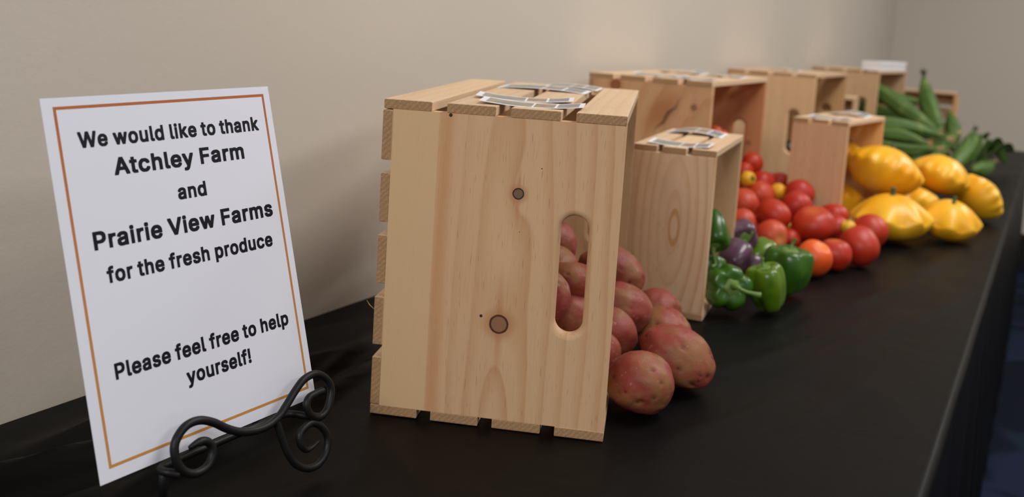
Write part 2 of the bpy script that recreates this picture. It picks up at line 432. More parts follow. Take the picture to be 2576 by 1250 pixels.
G_CRATE = None
c1 = make_crate('wooden_crate', 'largest, nearest pine crate on its side with two round knots, spilling red potatoes', (1.2391 + 0.0091 * -0.3425, -0.2636 + 0.0091 * 0.9395, 0), 0.3496, 0.4579, 0.2346, 0.3178, 4, 5, NEAR1, FAR1, hole_in=0.042, gap_ratio=0.30)
tom = make_crate('wooden_crate', 'large rosy pine crate behind the small pepper crate, tomatoes spilling from its open side', (2.2064, -0.0385, 0), 0.0353, 0.457, 0.241, 0.3175, 4, 5, RED, REDFAR)
c3 = make_crate('wooden_crate', 'large pine crate against the wall between the tomato crate and the corn crate', (3.1749, -0.0248, 0), 0.0026, 0.457, 0.241, 0.3175, 4, 5, PLAIN, KNOTTY)
c4 = make_crate('wooden_crate', 'large pine crate carrying a white box, ears of corn spilling from it', (4.2606, -0.0272, 0), -0.0794, 0.457, 0.241, 0.3175, 4, 5, PLAIN, PLAIN)
cA = make_crate('wooden_crate', 'small upright crate with arched grain, green peppers in front, beside the red potatoes', (1.7695, -0.308, 0), 0.1461, 0.2877, 0.1176, 0.2414, 3, 4, ARCH, PLAIN, hole=False, pt=0.010, t=0.009, gap_ratio=0.22)
cB = make_crate('wooden_crate', 'small upright crate with straight grain holding the yellow patty pan squash', (2.6112, -0.3404, 0), -0.1055, 0.2877, 0.1176, 0.2414, 3, 4, STRAIGHT, OCHRE, hole=False, pt=0.010, t=0.009, gap_ratio=0.22)
cC = make_crate('wooden_crate', 'small crate mostly hidden between the two large crates next to the corn', (3.804, -0.008, 0), -1.484, 0.268, 0.1176, 0.2414, 3, 4, STRAIGHT, PLAIN, hole=False, pt=0.010, t=0.009, gap_ratio=0.22)
cE = make_crate('wooden_crate', 'small crate at the far end of the table behind the corn, facing the potatoes', (4.9576, -0.195, 0), -math.pi / 2, 0.2877, 0.1176, 0.2414, 3, 4, OCHRE, OCHRE, hole=False, pt=0.010, t=0.009, gap_ratio=0.22)
# a loose splinter on the nearest crate
STRAW = NT('pale_splinter').out(lin(190, 160, 90), 0.7)
inv = Matrix.LocRotScale(c1.location, Euler((0, 0, 0.3496)), None).inverted()
sv, sf = tube_geo([inv @ Vector(p) for p in ((1.2435, -0.2400, 0.1125), (1.2432, -0.2440, 0.1085), (1.2440, -0.2500, 0.1045))], lambda t: 0.0005 * (1 - 0.6 * abs(2 * t - 1)), 6)
from_py('splinter', sv, sf, [STRAW], c1)

# white box on the corn crate
WHITE = NT('white_card_box').out(lin(236, 234, 236), 0.6)
bm = bmesh.new(); add_box(bm, (-0.205, -0.034, 0), (0.205, 0.034, 0.024), 0.002); wb = from_bm('white_box', bm, [WHITE])
bm = bmesh.new(); add_box(bm, (-0.207, -0.036, 0.019), (0.207, 0.036, 0.033), 0.002); from_bm('lid', bm, [WHITE], wb)
wb.location = (4.487, -0.249, 0.3176); wb.rotation_euler = (0, 0, -0.0794)
tag(wb, 'flat white lidded box lying along the edge on top of the corn crate', 'box')

# ---------------------------------------------------------------- photo cards on the crates
PAPER = NT('white_card').out(lin(232, 232, 236), 0.45, 0.4)
def picture_mat(name, a, b, c):
    s = NT(name); P = s.tc.outputs['Object']
    n = s.noise(P, 60.0, 3.0); n2 = s.noise(P, 140.0, 2.0)
    col = s.mix(s.sstep(n, 0.4, 0.6), lin(*a), lin(*b)); col = s.mix(s.sstep(n2, 0.55, 0.7), col, lin(*c))
    return s.out(col, 0.28, 0.5)
PIC = [picture_mat('grey_green_photo', (128, 132, 122), (160, 150, 132), (104, 110, 108)), picture_mat('reddish_photo', (160, 122, 104), (150, 138, 110), (122, 98, 88)), picture_mat('blue_grey_photo', (112, 120, 130), (150, 140, 132), (90, 96, 104))]
def make_card(label, loc, rotz, length, width, bend, lift=0.0006, layout=((0.06, 0.50, 0), (0.52, 0.72, 1), (0.745, 0.95, 2))):
    """card bent along its length; bend(t) = height"""
    root = empty('photo_card', loc, rotz); tag(root, label, 'card', 'photo cards on the crates')
    N = 20
    def sheet(nm, t0, t1, w0, w1, up, th, mat):
        vs = []; fs = []
        for i in range(N + 1):
            t = t0 + (t1 - t0) * i / N; x = (t - 0.5) * length
            for w in (w0, w1):
                z = lift + bend(t) + up + 0.0015 * (w - 0.5)
                vs += [(x, (w - 0.5) * width, z), (x, (w - 0.5) * width, z + th)]
        for i in range(N):
            a = 4 * i; b = a + 4
            fs += [(a, b, b + 2, a + 2), (a + 1, a + 3, b + 3, b + 1), (a, a + 1, b + 1, b), (a + 2, b + 2, b + 3, a + 3)]
        fs += [(0, 2, 3, 1), (4 * N, 4 * N + 1, 4 * N + 3, 4 * N + 2)]
        return from_py(nm, vs, fs, [mat], root, smooth=False)
    sheet('card_stock', 0, 1, 0, 1, 0, 0.0003, PAPER)
    for a, b, k in layout: sheet('picture', a, b, 0.10, 0.90, 0.00032, 0.00006, PIC[k])
    return root
def on_crate(c, x, y, dz=0.0):
    a = c.rotation_euler.z; p = Vector((x * math.cos(a) - y * math.sin(a), x * math.sin(a) + y * math.cos(a), 0)) + c.location
    return (p.x, p.y, dz)
HB, HS = 0.3178, 0.2414
up = lambda h: (lambda t: h * (2 * t - 1) ** 2)
arch = lambda h: (lambda t: h * (1 - (2 * t - 1) ** 2))
def card_on(c, x, y, H, label, ang, length, width, bend): return make_card(label, on_crate(c, x, y, H), c.rotation_euler.z - math.pi / 2 + ang, length, width, bend)
card_on(c1, 0.040, -0.140, HB, 'bent photo card nearest the front edge of the large potato crate top', 0.02, 0.102, 0.040, up(0.0035))
card_on(c1, 0.112, -0.123, HB, 'bent photo card second from the front on the potato crate top', 0.06, 0.102, 0.040, up(0.0035))
card_on(c1, 0.315, -0.120, HB, 'arched photo card far back on the left of the potato crate top', -0.10, 0.112, 0.05, arch(0.0028))
card_on(c1, 0.400, -0.148, HB, 'arched photo card far back on the right of the potato crate top', -0.12, 0.075, 0.05, arch(0.0028))
card_on(cA, 0.038, -0.061, HS, 'curled photo card at the front of the small pepper crate top', 0.0, 0.088, 0.05, up(0.003))
card_on(cA, 0.225, -0.052, HS, 'arched photo card at the back of the small pepper crate top', -0.05, 0.088, 0.06, arch(0.006))
card_on(cB, 0.050, -0.064, HS, 'curled photo card at the front of the small squash crate top', 0.0, 0.086, 0.05, up(0.003))
card_on(cB, 0.215, -0.058, HS, 'arched photo card at the back of the small squash crate top', 0.0, 0.086, 0.06, arch(0.008))
card_on(tom, 0.080, -0.115, HB, 'photo card at the front left of the tomato crate top', 0.05, 0.10, 0.055, up(0.003))
card_on(tom, 0.060, -0.195, HB, 'photo card at the front right of the tomato crate top', 0.0, 0.07, 0.055, up(0.002))
card_on(tom, 0.330, -0.085, HB, 'arched photo card at the back left of the tomato crate top', 0.0, 0.10, 0.06, arch(0.006))
card_on(tom, 0.300, -0.185, HB, 'arched photo card at the back right of the tomato crate top', 0.0, 0.085, 0.055, arch(0.003))
card_on(c3, 0.200, -0.105, HB, 'arched photo card on the large crate between tomatoes and corn', 0.0, 0.10, 0.06, arch(0.006))

# ---------------------------------------------------------------- sign on its easel
SO = Vector((0.9092, -0.2575, 0.0512)); SX = Vector((0.9962, -0.0835, 0.0257)); SN = Vector((-0.0872, -0.9678, 0.2363)); SU = SN.cross(SX).normalized()
SX = SU.cross(SN).normalized()
def sp(a, b, o=0.0): return SO + SX * a + SU * b + SN * o     # along, up, towards the viewer
SM = Matrix(((SX.x, SU.x, SN.x, SO.x), (SX.y, SU.y, SN.y, SO.y), (SX.z, SU.z, SN.z, SO.z), (0, 0, 0, 1)))
def sign_paper():
    s = NT('white_sign_paper'); P = s.tc.outputs['Object']
    s.bump(s.noise(P, 30.0, 2.0), 0.06, 0.003)
    return s.out(lin(226, 226, 236), 0.38, 0.4)
PWID, PHGT = 0.2157, 0.2794
bm = bmesh.new(); add_box(bm, (0, 0, -0.0004), (PWID, PHGT, 0.0), 0.0)
sign = from_bm('paper_sign', bm, [sign_paper()]); sign.matrix_world = SM
tag(sign, 'white paper thank-you sign with orange border leaning on a black wire easel', 'sign')
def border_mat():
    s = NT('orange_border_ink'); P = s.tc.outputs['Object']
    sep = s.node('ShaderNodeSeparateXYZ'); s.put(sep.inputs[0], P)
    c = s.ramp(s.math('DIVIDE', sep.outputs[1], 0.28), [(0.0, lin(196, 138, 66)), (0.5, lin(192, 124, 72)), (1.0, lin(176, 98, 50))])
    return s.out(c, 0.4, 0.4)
bx0, bx1, by0, by1, bt = 0.0087, 0.2090, 0.0091, 0.2729, 0.0023
vs = []; 
for d in (0, bt):
    for x, y in ((bx0 + d, by0 + d), (bx1 - d, by0 + d), (bx1 - d, by1 - d), (bx0 + d, by1 - d)): vs.append((x, y, 0.00008))
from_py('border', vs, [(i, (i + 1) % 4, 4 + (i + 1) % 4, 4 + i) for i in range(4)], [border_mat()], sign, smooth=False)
INK = NT('black_ink').out(lin(19, 20, 29), 0.5, 0.2)
GLYPHS={
'!':(196,[[63,-30,70,-32,128,-32,152,-17,168,5,171,13,171,72,156,95,135,111,128,114,66,113,43,97,27,76,25,68,25,9,42,-14],[47,134,144,133,155,142,159,525,152,536,46,536,37,529,40,142]]),
'A':(480,[[-5,-25,-1,-27,100,-27,107,-25,116,-12,158,108,163,113,167,114,315,114,323,104,365,-14,374,-26,479,-27,489,-21,489,25,307,520,296,536,182,536,173,525,-10,25,-11,-18],[202,228,202,232,237,338,241,335,276,229,272,226]]),
'F':(410,[[38,-25,43,-27,140,-27,150,-21,152,193,363,194,373,201,374,295,367,304,152,307,152,424,390,426,396,436,396,525,390,534,43,536,34,529,33,-18]]),
'P':(445,[[38,-25,43,-27,140,-27,150,-21,152,158,277,159,316,164,347,177,371,193,397,217,414,240,426,264,435,291,436,377,434,408,424,436,406,467,381,494,351,515,316,530,300,534,277,536,43,536,34,529,33,-18],[156,270,152,272,152,424,214,424,238,422,277,411,296,397,307,377,314,346,304,311,293,294,273,282,230,271]]),
'V':(480,[[182,-25,186,-27,296,-27,307,-15,489,482,489,529,483,535,378,536,366,526,241,166,112,527,104,535,100,536,-1,536,-10,529,-10,482,172,-10]]),
'W':(686,[[133,-25,140,-27,249,-27,259,-18,343,287,427,-18,436,-27,546,-27,554,-24,562,-10,696,479,696,525,692,533,686,536,585,536,574,525,496,225,491,215,408,525,397,536,288,536,284,534,274,518,194,214,111,525,100,536,-1,536,-6,533,-11,525,-10,479,123,-10]]),
'a':(389,[[104,-34,208,-35,228,-30,247,-20,259,-28,353,-28,364,-18,362,310,351,337,329,367,306,387,275,403,259,409,228,413,157,413,114,404,80,388,52,367,30,341,14,314,14,275,17,268,29,260,75,246,118,246,128,255,139,275,150,285,165,293,193,300,228,291,236,283,241,271,242,263,228,258,126,245,75,229,56,219,36,204,19,185,8,165,3,150,3,72,4,60,10,44,26,17,48,-5,71,-21],[161,78,142,83,130,91,125,107,130,119,146,127,177,136,244,146,245,142,237,115,222,95,196,82,177,77]]),
'c':(396,[[150,-34,259,-35,294,-24,325,-6,352,17,374,45,389,76,389,123,376,133,333,144,282,142,274,132,264,107,254,95,235,84,208,78,181,84,165,93,149,110,139,131,126,185,128,205,137,240,146,259,157,276,173,289,208,299,239,290,259,275,275,244,286,234,333,235,372,245,388,256,388,302,364,345,345,367,322,384,298,398,271,409,239,412,165,411,142,408,110,395,75,370,48,341,26,306,13,271,7,248,7,127,22,80,47,37,76,6,110,-18]]),
'd':(424,[[142,-34,243,-35,260,-30,282,-17,294,-27,388,-28,393,-26,399,-18,399,525,392,536,294,536,284,529,282,399,278,401,274,399,251,410,231,412,157,411,130,407,95,389,71,371,45,341,24,306,13,276,7,248,7,127,15,95,36,49,63,13,103,-18],[200,79,169,90,149,109,138,134,125,189,138,244,151,271,173,290,204,299,235,290,257,271,271,244,283,189,271,134,258,107,248,95,235,87,208,78]]),
'e':(404,[[154,-34,267,-35,294,-27,325,-11,353,10,376,37,391,64,391,111,384,118,372,123,333,133,286,133,277,123,267,102,256,91,239,83,212,77,183,84,165,92,149,107,136,131,136,138,142,141,384,141,391,142,398,150,397,263,392,283,379,314,357,349,334,373,302,394,267,409,239,412,165,411,142,408,110,395,75,371,48,341,26,306,12,267,7,244,7,127,14,99,25,72,48,34,79,2,114,-20,138,-30],[142,251,140,256,144,263,161,283,177,292,204,299,231,293,243,287,255,275,267,256,263,250,259,249,146,249]]),
'f':(254,[[59,-25,63,-27,161,-27,170,-18,170,295,173,300,247,300,256,311,256,393,254,400,247,407,171,408,180,438,196,442,247,441,256,451,270,494,269,541,251,554,227,558,149,558,130,553,106,541,78,518,64,498,56,482,54,471,53,408,-11,407,-21,397,-20,307,-11,300,53,299,53,-18]]),
'h':(410,[[31,-25,35,-27,133,-27,141,-20,144,229,152,260,164,278,184,291,211,297,234,291,250,280,259,264,267,232,269,-20,277,-27,375,-27,385,-18,384,291,375,326,360,354,340,377,312,397,285,409,262,412,191,411,172,409,148,399,144,400,142,404,142,525,133,536,35,536,27,530,25,525,25,-18]]),
'i':(167,[[31,-25,36,-27,129,-27,135,-25,142,-18,142,393,141,398,133,406,36,407,31,404,25,397,25,-18],[52,416,114,415,137,431,152,451,154,459,153,514,137,536,118,550,51,550,32,537,15,514,15,451,32,430]]),
'k':(381,[[31,-25,35,-27,129,-27,139,-21,142,-14,142,111,148,127,152,126,273,-26,391,-27,398,-21,398,22,246,213,385,358,385,400,379,407,266,407,148,288,142,299,142,525,133,536,35,536,27,530,25,525,25,-18]]),
'l':(189,[[88,-28,168,-30,195,-27,208,-16,208,31,201,66,195,76,187,81,160,81,148,85,143,105,141,527,134,535,129,536,35,536,25,527,26,43,32,23,48,0,66,-17]]),
'm':(610,[[31,-25,35,-27,133,-27,141,-20,143,232,151,264,160,280,176,292,199,298,219,294,233,283,239,272,246,240,249,-21,258,-27,351,-27,357,-25,363,-18,363,221,366,244,373,272,381,283,394,293,418,299,441,293,455,283,466,248,469,-19,476,-27,480,-27,578,-26,584,-18,584,307,575,334,559,361,543,380,523,395,504,406,480,413,391,413,351,397,320,374,290,400,258,414,180,414,141,397,129,407,31,405,25,397,25,-18]]),
'n':(410,[[31,-25,35,-27,133,-27,141,-20,144,229,152,260,164,278,184,291,211,297,234,291,250,280,259,264,267,232,269,-20,277,-27,281,-27,375,-27,383,-21,385,-18,384,295,378,318,365,346,347,369,328,387,293,406,266,411,176,410,141,396,129,407,35,407,27,400,25,-18]]),
'o':(415,[[150,-34,259,-35,278,-30,306,-18,340,6,368,36,390,72,404,111,409,138,409,236,404,267,394,295,376,330,346,365,314,390,271,409,235,412,165,411,142,408,110,395,75,370,48,341,26,306,13,271,7,248,7,127,22,80,47,37,76,6,110,-18],[200,79,169,90,149,110,137,138,125,189,137,240,153,271,173,289,208,299,243,288,265,267,279,236,288,201,289,185,278,134,261,103,249,91,235,84,212,78]]),
'p':(424,[[31,-168,35,-170,129,-170,139,-164,142,-156,142,-27,144,-23,148,-21,172,-32,195,-37,266,-37,297,-30,332,-12,355,7,380,35,400,70,415,117,417,144,417,230,415,262,411,277,393,320,371,353,344,379,309,401,277,411,195,412,172,409,144,396,132,406,125,408,39,408,33,406,25,398,25,-160],[219,78,187,88,176,97,165,109,152,141,142,191,153,242,166,269,187,289,219,299,253,289,274,269,287,242,299,187,287,137,272,105,250,86]]),
'r':(259,[[31,-25,35,-27,133,-27,141,-20,142,221,150,256,162,275,180,287,211,296,262,295,270,303,271,400,262,411,172,411,141,399,129,407,35,407,27,400,25,-18]]),
's':(365,[[123,-34,237,-35,272,-25,303,-8,327,12,346,37,357,60,359,72,359,142,351,166,331,194,308,213,276,230,166,259,151,265,143,272,143,283,151,290,163,296,186,301,209,296,220,291,230,279,241,258,248,250,299,250,338,259,350,269,351,314,331,353,299,385,276,399,252,408,221,412,151,412,127,410,112,405,84,392,57,372,34,345,21,318,20,232,32,205,49,184,69,168,100,151,127,141,213,120,226,115,234,107,233,97,222,88,182,75,155,82,139,91,130,103,123,123,112,133,53,132,22,125,9,115,9,64,30,25,49,3,73,-14,100,-28]]),
't':(227,[[115,-29,219,-31,231,-26,240,-18,241,29,229,72,219,81,176,81,161,85,154,119,154,295,157,300,223,300,230,307,231,396,223,406,155,408,154,486,145,498,48,499,38,490,37,408,-11,407,-19,400,-21,310,-19,305,-11,300,37,299,39,45,52,17,68,-2,91,-19]]),
'u':(410,[[129,-30,226,-32,242,-28,266,-17,269,-17,281,-28,371,-28,377,-27,384,-19,385,395,379,405,375,407,277,407,269,399,266,153,257,118,246,101,226,88,199,81,176,88,160,99,152,114,143,149,141,399,133,407,129,407,35,407,26,399,25,102,26,83,30,67,46,32,66,6,98,-18]]),
'w':(567,[[116,-25,122,-27,216,-27,224,-21,231,-10,282,171,286,164,336,-10,343,-21,353,-27,446,-27,451,-25,461,-10,570,350,571,397,568,403,560,407,462,407,454,401,448,389,400,216,396,215,348,389,342,400,333,407,232,406,220,389,169,210,119,389,113,400,103,407,5,407,1,404,-5,397,-3,350,106,-10]]),
'y':(389,[[37,-170,121,-172,144,-170,164,-161,184,-147,203,-127,217,-108,236,-69,397,353,398,400,391,406,289,407,279,400,195,174,115,392,109,401,101,407,0,407,-9,400,-10,357,127,-2,112,-42,101,-55,86,-59,43,-59,33,-69,21,-108,21,-155,24,-163]]),
' ':(188,[])}

def text_line(t, x0, x1, base, cap):
    """flat lettering: outlines laid out in millimetres on the sheet"""
    k = cap / 0.557
    sc_y = k; pen = 0.0; items = []
    for ch in t:
        adv, loops = GLYPHS[ch]; items.append((pen, loops)); pen += adv / 1000 + (0.036 if ch != ' ' else 0.0)
    xs = [p + v / 1000 for p, loops in items for l in loops for v in l[0::2]]
    lo, hi = min(xs), max(xs); sx = (x1 - x0) / (hi - lo)
    cu = bpy.data.curves.new('lettering', 'CURVE'); cu.dimensions = '2D'; cu.fill_mode = 'BOTH'
    for p, loops in items:
        for l in loops:
            n = len(l) // 2; sp_ = cu.splines.new('POLY'); sp_.points.add(n - 1); sp_.use_cyclic_u = True
            for i in range(n):
                sp_.points[i].co = ((x0 + (p + l[2 * i] / 1000 - lo) * sx) / 1000, (base + (l[2 * i + 1] / 1000 + 0.027) * sc_y) / 1000, 0, 1)
    tmp = bpy.data.objects.new('tmp', cu); COL.objects.link(tmp)
    dg = bpy.context.evaluated_depsgraph_get(); me = bpy.data.meshes.new_from_object(tmp.evaluated_get(dg))
    bpy.data.objects.remove(tmp); bpy.data.curves.remove(cu)
    for v in me.vertices: v.co.z = 0.0001
    me.name = 'lettering'; me.materials.clear()
    o = link_mesh('lettering', me, sign, [INK]); o['label'] = 'black printed words'
    return o
text_line('We would like to thank', 24.6, 197.9, 241.3, 12.0)
text_line('Atchley Farm', 50.4, 177.1, 218.4, 13.4)
text_line('and', 103.8, 132.0, 192.6, 12.0)
text_line('Prairie View Farms', 24.1, 199.0, 165.6, 13.6)
text_line('for the fresh produce', 30.7, 193.6, 139.9, 12.0)
text_line('Please feel free to help', 25.0, 197.7, 69.4, 12.0)
text_line('yourself!', 85.6, 151.0, 48.3, 12.0)

IRON = NT('black_wrought_iron')
_n = IRON.noise(IRON.tc.outputs['Object'], 500.0, 2.0); IRON.bump(_n, 0.15, 0.001)
IRON = IRON.out(lin(15, 15, 16), 0.48, 0.32)
easel = empty('wire_easel', (sp(0.12, 0, 0).x, sp(0.12, 0, 0).y, 0.0)); tag(easel, 'black wrought iron scroll easel holding the white sign', 'easel')
EI = Matrix.Translation(easel.location).inverted()
def rod(name, pts, r, segs=14, n=8, smooth=True):
    P = [EI @ Vector(p) for p in pts]
    P = catmull(P, n) if smooth else P
    v, f = tube_geo(P, r, segs); return from_py(name, v, f, [IRON], easel)
mm = lambda L, off: [sp(a / 1000, b / 1000, off) for a, b in L]
R0 = 0.0034
OF = 0.014
rod('front_scroll', mm([(64.8, 6.3), (72.8, 7.4), (80.1, 6.3), (84.9, 0.9), (84.0, -6.6), (77.4, -13.0), (66.7, -14.2), (57.3, -9.1), (52.0, 0.6), (52.1, 11.4), (57.5, 18.8), (66.5, 23.5), (78.0, 23.2), (89.8, 17.7), (101.4, 9.1), (113.6, 2.4), (128.0, -1.5), (142.3, -2.0), (155.4, 1.7), (165.6, 8.4), (177.7, 17.2), (189.5, 23.4), (203.1, 23.9), (214.0, 16.8), (218.2, 7.2), (215.0, -2.9), (207.8, -11.0), (197.8, -13.0), (189.7, -7.3), (187.2, 0.9), (191.3, 6.4), (200.9, 7.6), (208.5, 7.6)], 0.018),
    lambda t: R0 * min(1.0, 0.45 + t * 14))
rod('lower_scroll', mm([(195.7, -32.7), (187.7, -35.3), (179.7, -35.4), (174.5, -28.9), (175.0, -20.4), (182.5, -16.1), (191.9, -15.8), (201.3, -22.8), (205.8, -33.6), (201.3, -44.9), (189.8, -51.6), (176.7, -50.2), (165.3, -41.9), (158.8, -30.1), (155.3, -16.6), (152.8, -5.0), (151.2, -2.0)], 0.0175),
    lambda t: R0 * 0.95 * min(1.0, 0.25 + t * 4))
rod('ledge', [sp(0.0535, -0.0105, 0.0165), sp(0.0475, -0.0068, 0.0125), sp(0.0462, -0.0055, 0.006), sp(0.051, -0.0052, 0.0), sp(0.060, -0.0050, -0.0015), sp(0.10, -0.0046, -0.0015), sp(0.14, -0.0046, -0.0015), sp(0.172, -0.0046, -0.0015), sp(0.180, -0.0048, 0.0005), sp(0.1845, -0.0062, 0.006), sp(0.190, -0.0092, 0.012), sp(0.1995, -0.0125, 0.0165)], R0 * 0.92)
a0 = sp(0.0462, -0.0075, 0.008)
rod('leg', [a0, a0 * 0.6 + Vector((0.968, -0.256, 0.0034)) * 0.4, Vector((0.966, -0.258, 0.0034))], R0, smooth=False)
for a in (0.085, 0.150):
    rod('upright', [sp(a, -0.0046, -0.006), sp(a, 0.06, -0.0065), sp(a + (0.1175 - a) * 0.45, 0.15, -0.0065), sp(0.1175 + (a - 0.1175) * 0.2, 0.19, -0.0065)], R0 * 0.9)
b0 = sp(0.1175, 0.188, -0.012)
rod('rear_leg', [b0, Vector((b0.x + 0.006, b0.y + 0.030, 0.11)), Vector((b0.x + 0.01, b0.y + 0.055, 0.0034))], R0 * 0.9)

# ---------------------------------------------------------------- vegetables: meshes
def unit_sphere(sub=5):
    bm = bmesh.new(); bmesh.ops.create_icosphere(bm, subdivisions=sub, radius=1.0)
    vs = [v.co.copy() for v in bm.verts]; fs = [tuple(v.index for v in f.verts) for f in bm.faces]; bm.free(); return vs, fs
SPH5 = unit_sphere(5); SPH4 = unit_sphere(4)

def lathe(profile_fn, nu=48, nv=28):
    """profile_fn(u angle, t 0..1 bottom to top) -> (x,y,z); closed at both poles"""
    vs = [profile_fn(0, 0.0)]; fs = []
    for j in range(1, nv):
        for i in range(nu): vs.append(profile_fn(2 * math.pi * i / nu, j / nv))
    vs.append(profile_fn(0, 1.0)); top = len(vs) - 1
    for i in range(nu):
        i2 = (i + 1) % nu
        fs.append((0, 1 + i2, 1 + i)); fs.append((top, 1 + (nv - 2) * nu + i, 1 + (nv - 2) * nu + i2))
        for j in range(nv - 2):
            a = 1 + j * nu + i; b = 1 + j * nu + i2; fs.append((a, b, b + nu, a + nu))
    return vs, fs

def aim(z, roll=0.0):
    """rotation taking local +Z to the direction z"""
    return (Vector(z).normalized().to_track_quat('Z', 'Y') @ Euler((0, 0, roll)).to_quaternion())

# potatoes
def potato_mat():
    s = NT('red_potato_skin'); P = s.tc.outputs['Object']; oi = s.node('ShaderNodeObjectInfo').outputs['Random']
    Q = s.vmath('ADD', P, s.vmath('SCALE', (7.0, 3.0, 5.0), scale=oi))
    n = s.noise(Q, 26.0, 3.0, 0.55); n2 = s.noise(Q, 60.0, 3.0, 0.6); n3 = s.noise(Q, 420.0, 2.0)
    c = s.mix(s.sstep(n, 0.44, 0.64), lin(140, 62, 50), lin(140, 92, 58))
    c = s.mix(s.math('MULTIPLY', s.sstep(n2, 0.55, 0.72), 0.45), c, lin(170, 84, 80))
    c = s.mix(s.math('MULTIPLY', s.sstep(n3, 0.60, 0.72), 0.25), c, lin(108, 62, 48))
    c = s.mix(s.math('MULTIPLY', s.sstep(s.noise(Q, 150.0, 2.0), 0.66, 0.74), 0.35), c, lin(200, 140, 120))
    at = s.node('ShaderNodeAttribute', attribute_name='eye').outputs['Fac']
    c = s.mix(s.math('MULTIPLY', at, 0.95), c, lin(48, 24, 20))
    s.bump(s.math('ADD', n2, s.math('MULTIPLY', n3, 0.3)), 0.25, 0.003)
    return s.out(c, 0.52, 0.3)
POTATO = potato_mat()
VIEW = (Vector((0.4485, -0.8179, 0.3934)))
def make_potato(label, c, rx, ry, rz, q=(0, 0, 0), seed=0, eyes=(), group='red potatoes by the large crate'):
    """eyes: extra eye directions in local space (unit sphere)"""
    rnd = random.Random(seed); V, F = SPH5; off = Vector((rnd.uniform(0, 50), rnd.uniform(0, 50), rnd.uniform(0, 50)))
    E = [(Vector(e).normalized(), rnd.uniform(0.07, 0.12)) for e in eyes]
    for k in range(15): E.append((Vector((rnd.gauss(0, 1), rnd.gauss(0, 1), rnd.gauss(0, 1))).normalized(), rnd.uniform(0.05, 0.11)))
    vs = []; eye = []
    for v in V:
        r = 1 + 0.10 * noise.noise(v * 1.1 + off) + 0.035 * noise.noise(v * 2.6 + off) + 0.008 * noise.noise(v * 9 + off); e = 0.0
        for d, w in E:
            g = (v - d).length
            if g < w * 3:
                k = math.exp(-(g / w) ** 2); r -= 0.055 * k * min(1, w / 0.09); e = max(e, math.exp(-(g / (w * 0.5)) ** 2))
        p = v * r; vs.append((p.x * rx, p.y * ry, p.z * rz)); eye.append(e)
    o = from_py('red_potato', vs, F, [POTATO]); a = o.data.attributes.new('eye', 'FLOAT', 'POINT'); a.data.foreach_set('value', eye)
    o.location = c; o.rotation_euler = q; tag(o, label, 'potato', group); return o

# tomatoes
def tomato_mat(name, a, b, c2=None, rough=0.44):
    s = NT(name); P = s.tc.outputs['Object']; oi = s.node('ShaderNodeObjectInfo').outputs['Random']
    Q = s.vmath('ADD', P, s.vmath('SCALE', (5.0, 3.0, 8.0), scale=oi))
    c = s.mix(s.sstep(s.noise(Q, 22.0, 2.0), 0.35, 0.65), lin(*a), lin(*b))
    at = s.node('ShaderNodeAttribute', attribute_name='shoulder').outputs['Fac']
    if c2: c = s.mix(s.math('MULTIPLY', at, 0.8), c, lin(*c2))
    return s.out(c, rough, 0.42, Subsurface_Weight=0.12, Subsurface_Radius=(0.01, 0.004, 0.002), Subsurface_Scale=0.4)
TM = {'red': tomato_mat('ripe_red_tomato_skin', (172, 36, 15), (180, 50, 20), (190, 92, 36)), 'pink': tomato_mat('pinkish_red_tomato_skin', (176, 42, 26), (172, 38, 20), (188, 80, 44)),
      'salmon': tomato_mat('salmon_tomato_skin', (194, 72, 38), (186, 58, 32), (216, 140, 84)), 'orange': tomato_mat('orange_tomato_skin', (226, 92, 22), (218, 78, 24), (226, 128, 40)),
      'yellow': tomato_mat('yellow_cherry_tomato_skin', (222, 162, 30), (226, 178, 48), (200, 180, 50))}
SCAR = NT('corky_stem_scar').out(lin(168, 128, 84), 0.8)
CALYX = NT('dark_green_calyx').out(lin(40, 62, 26), 0.7)
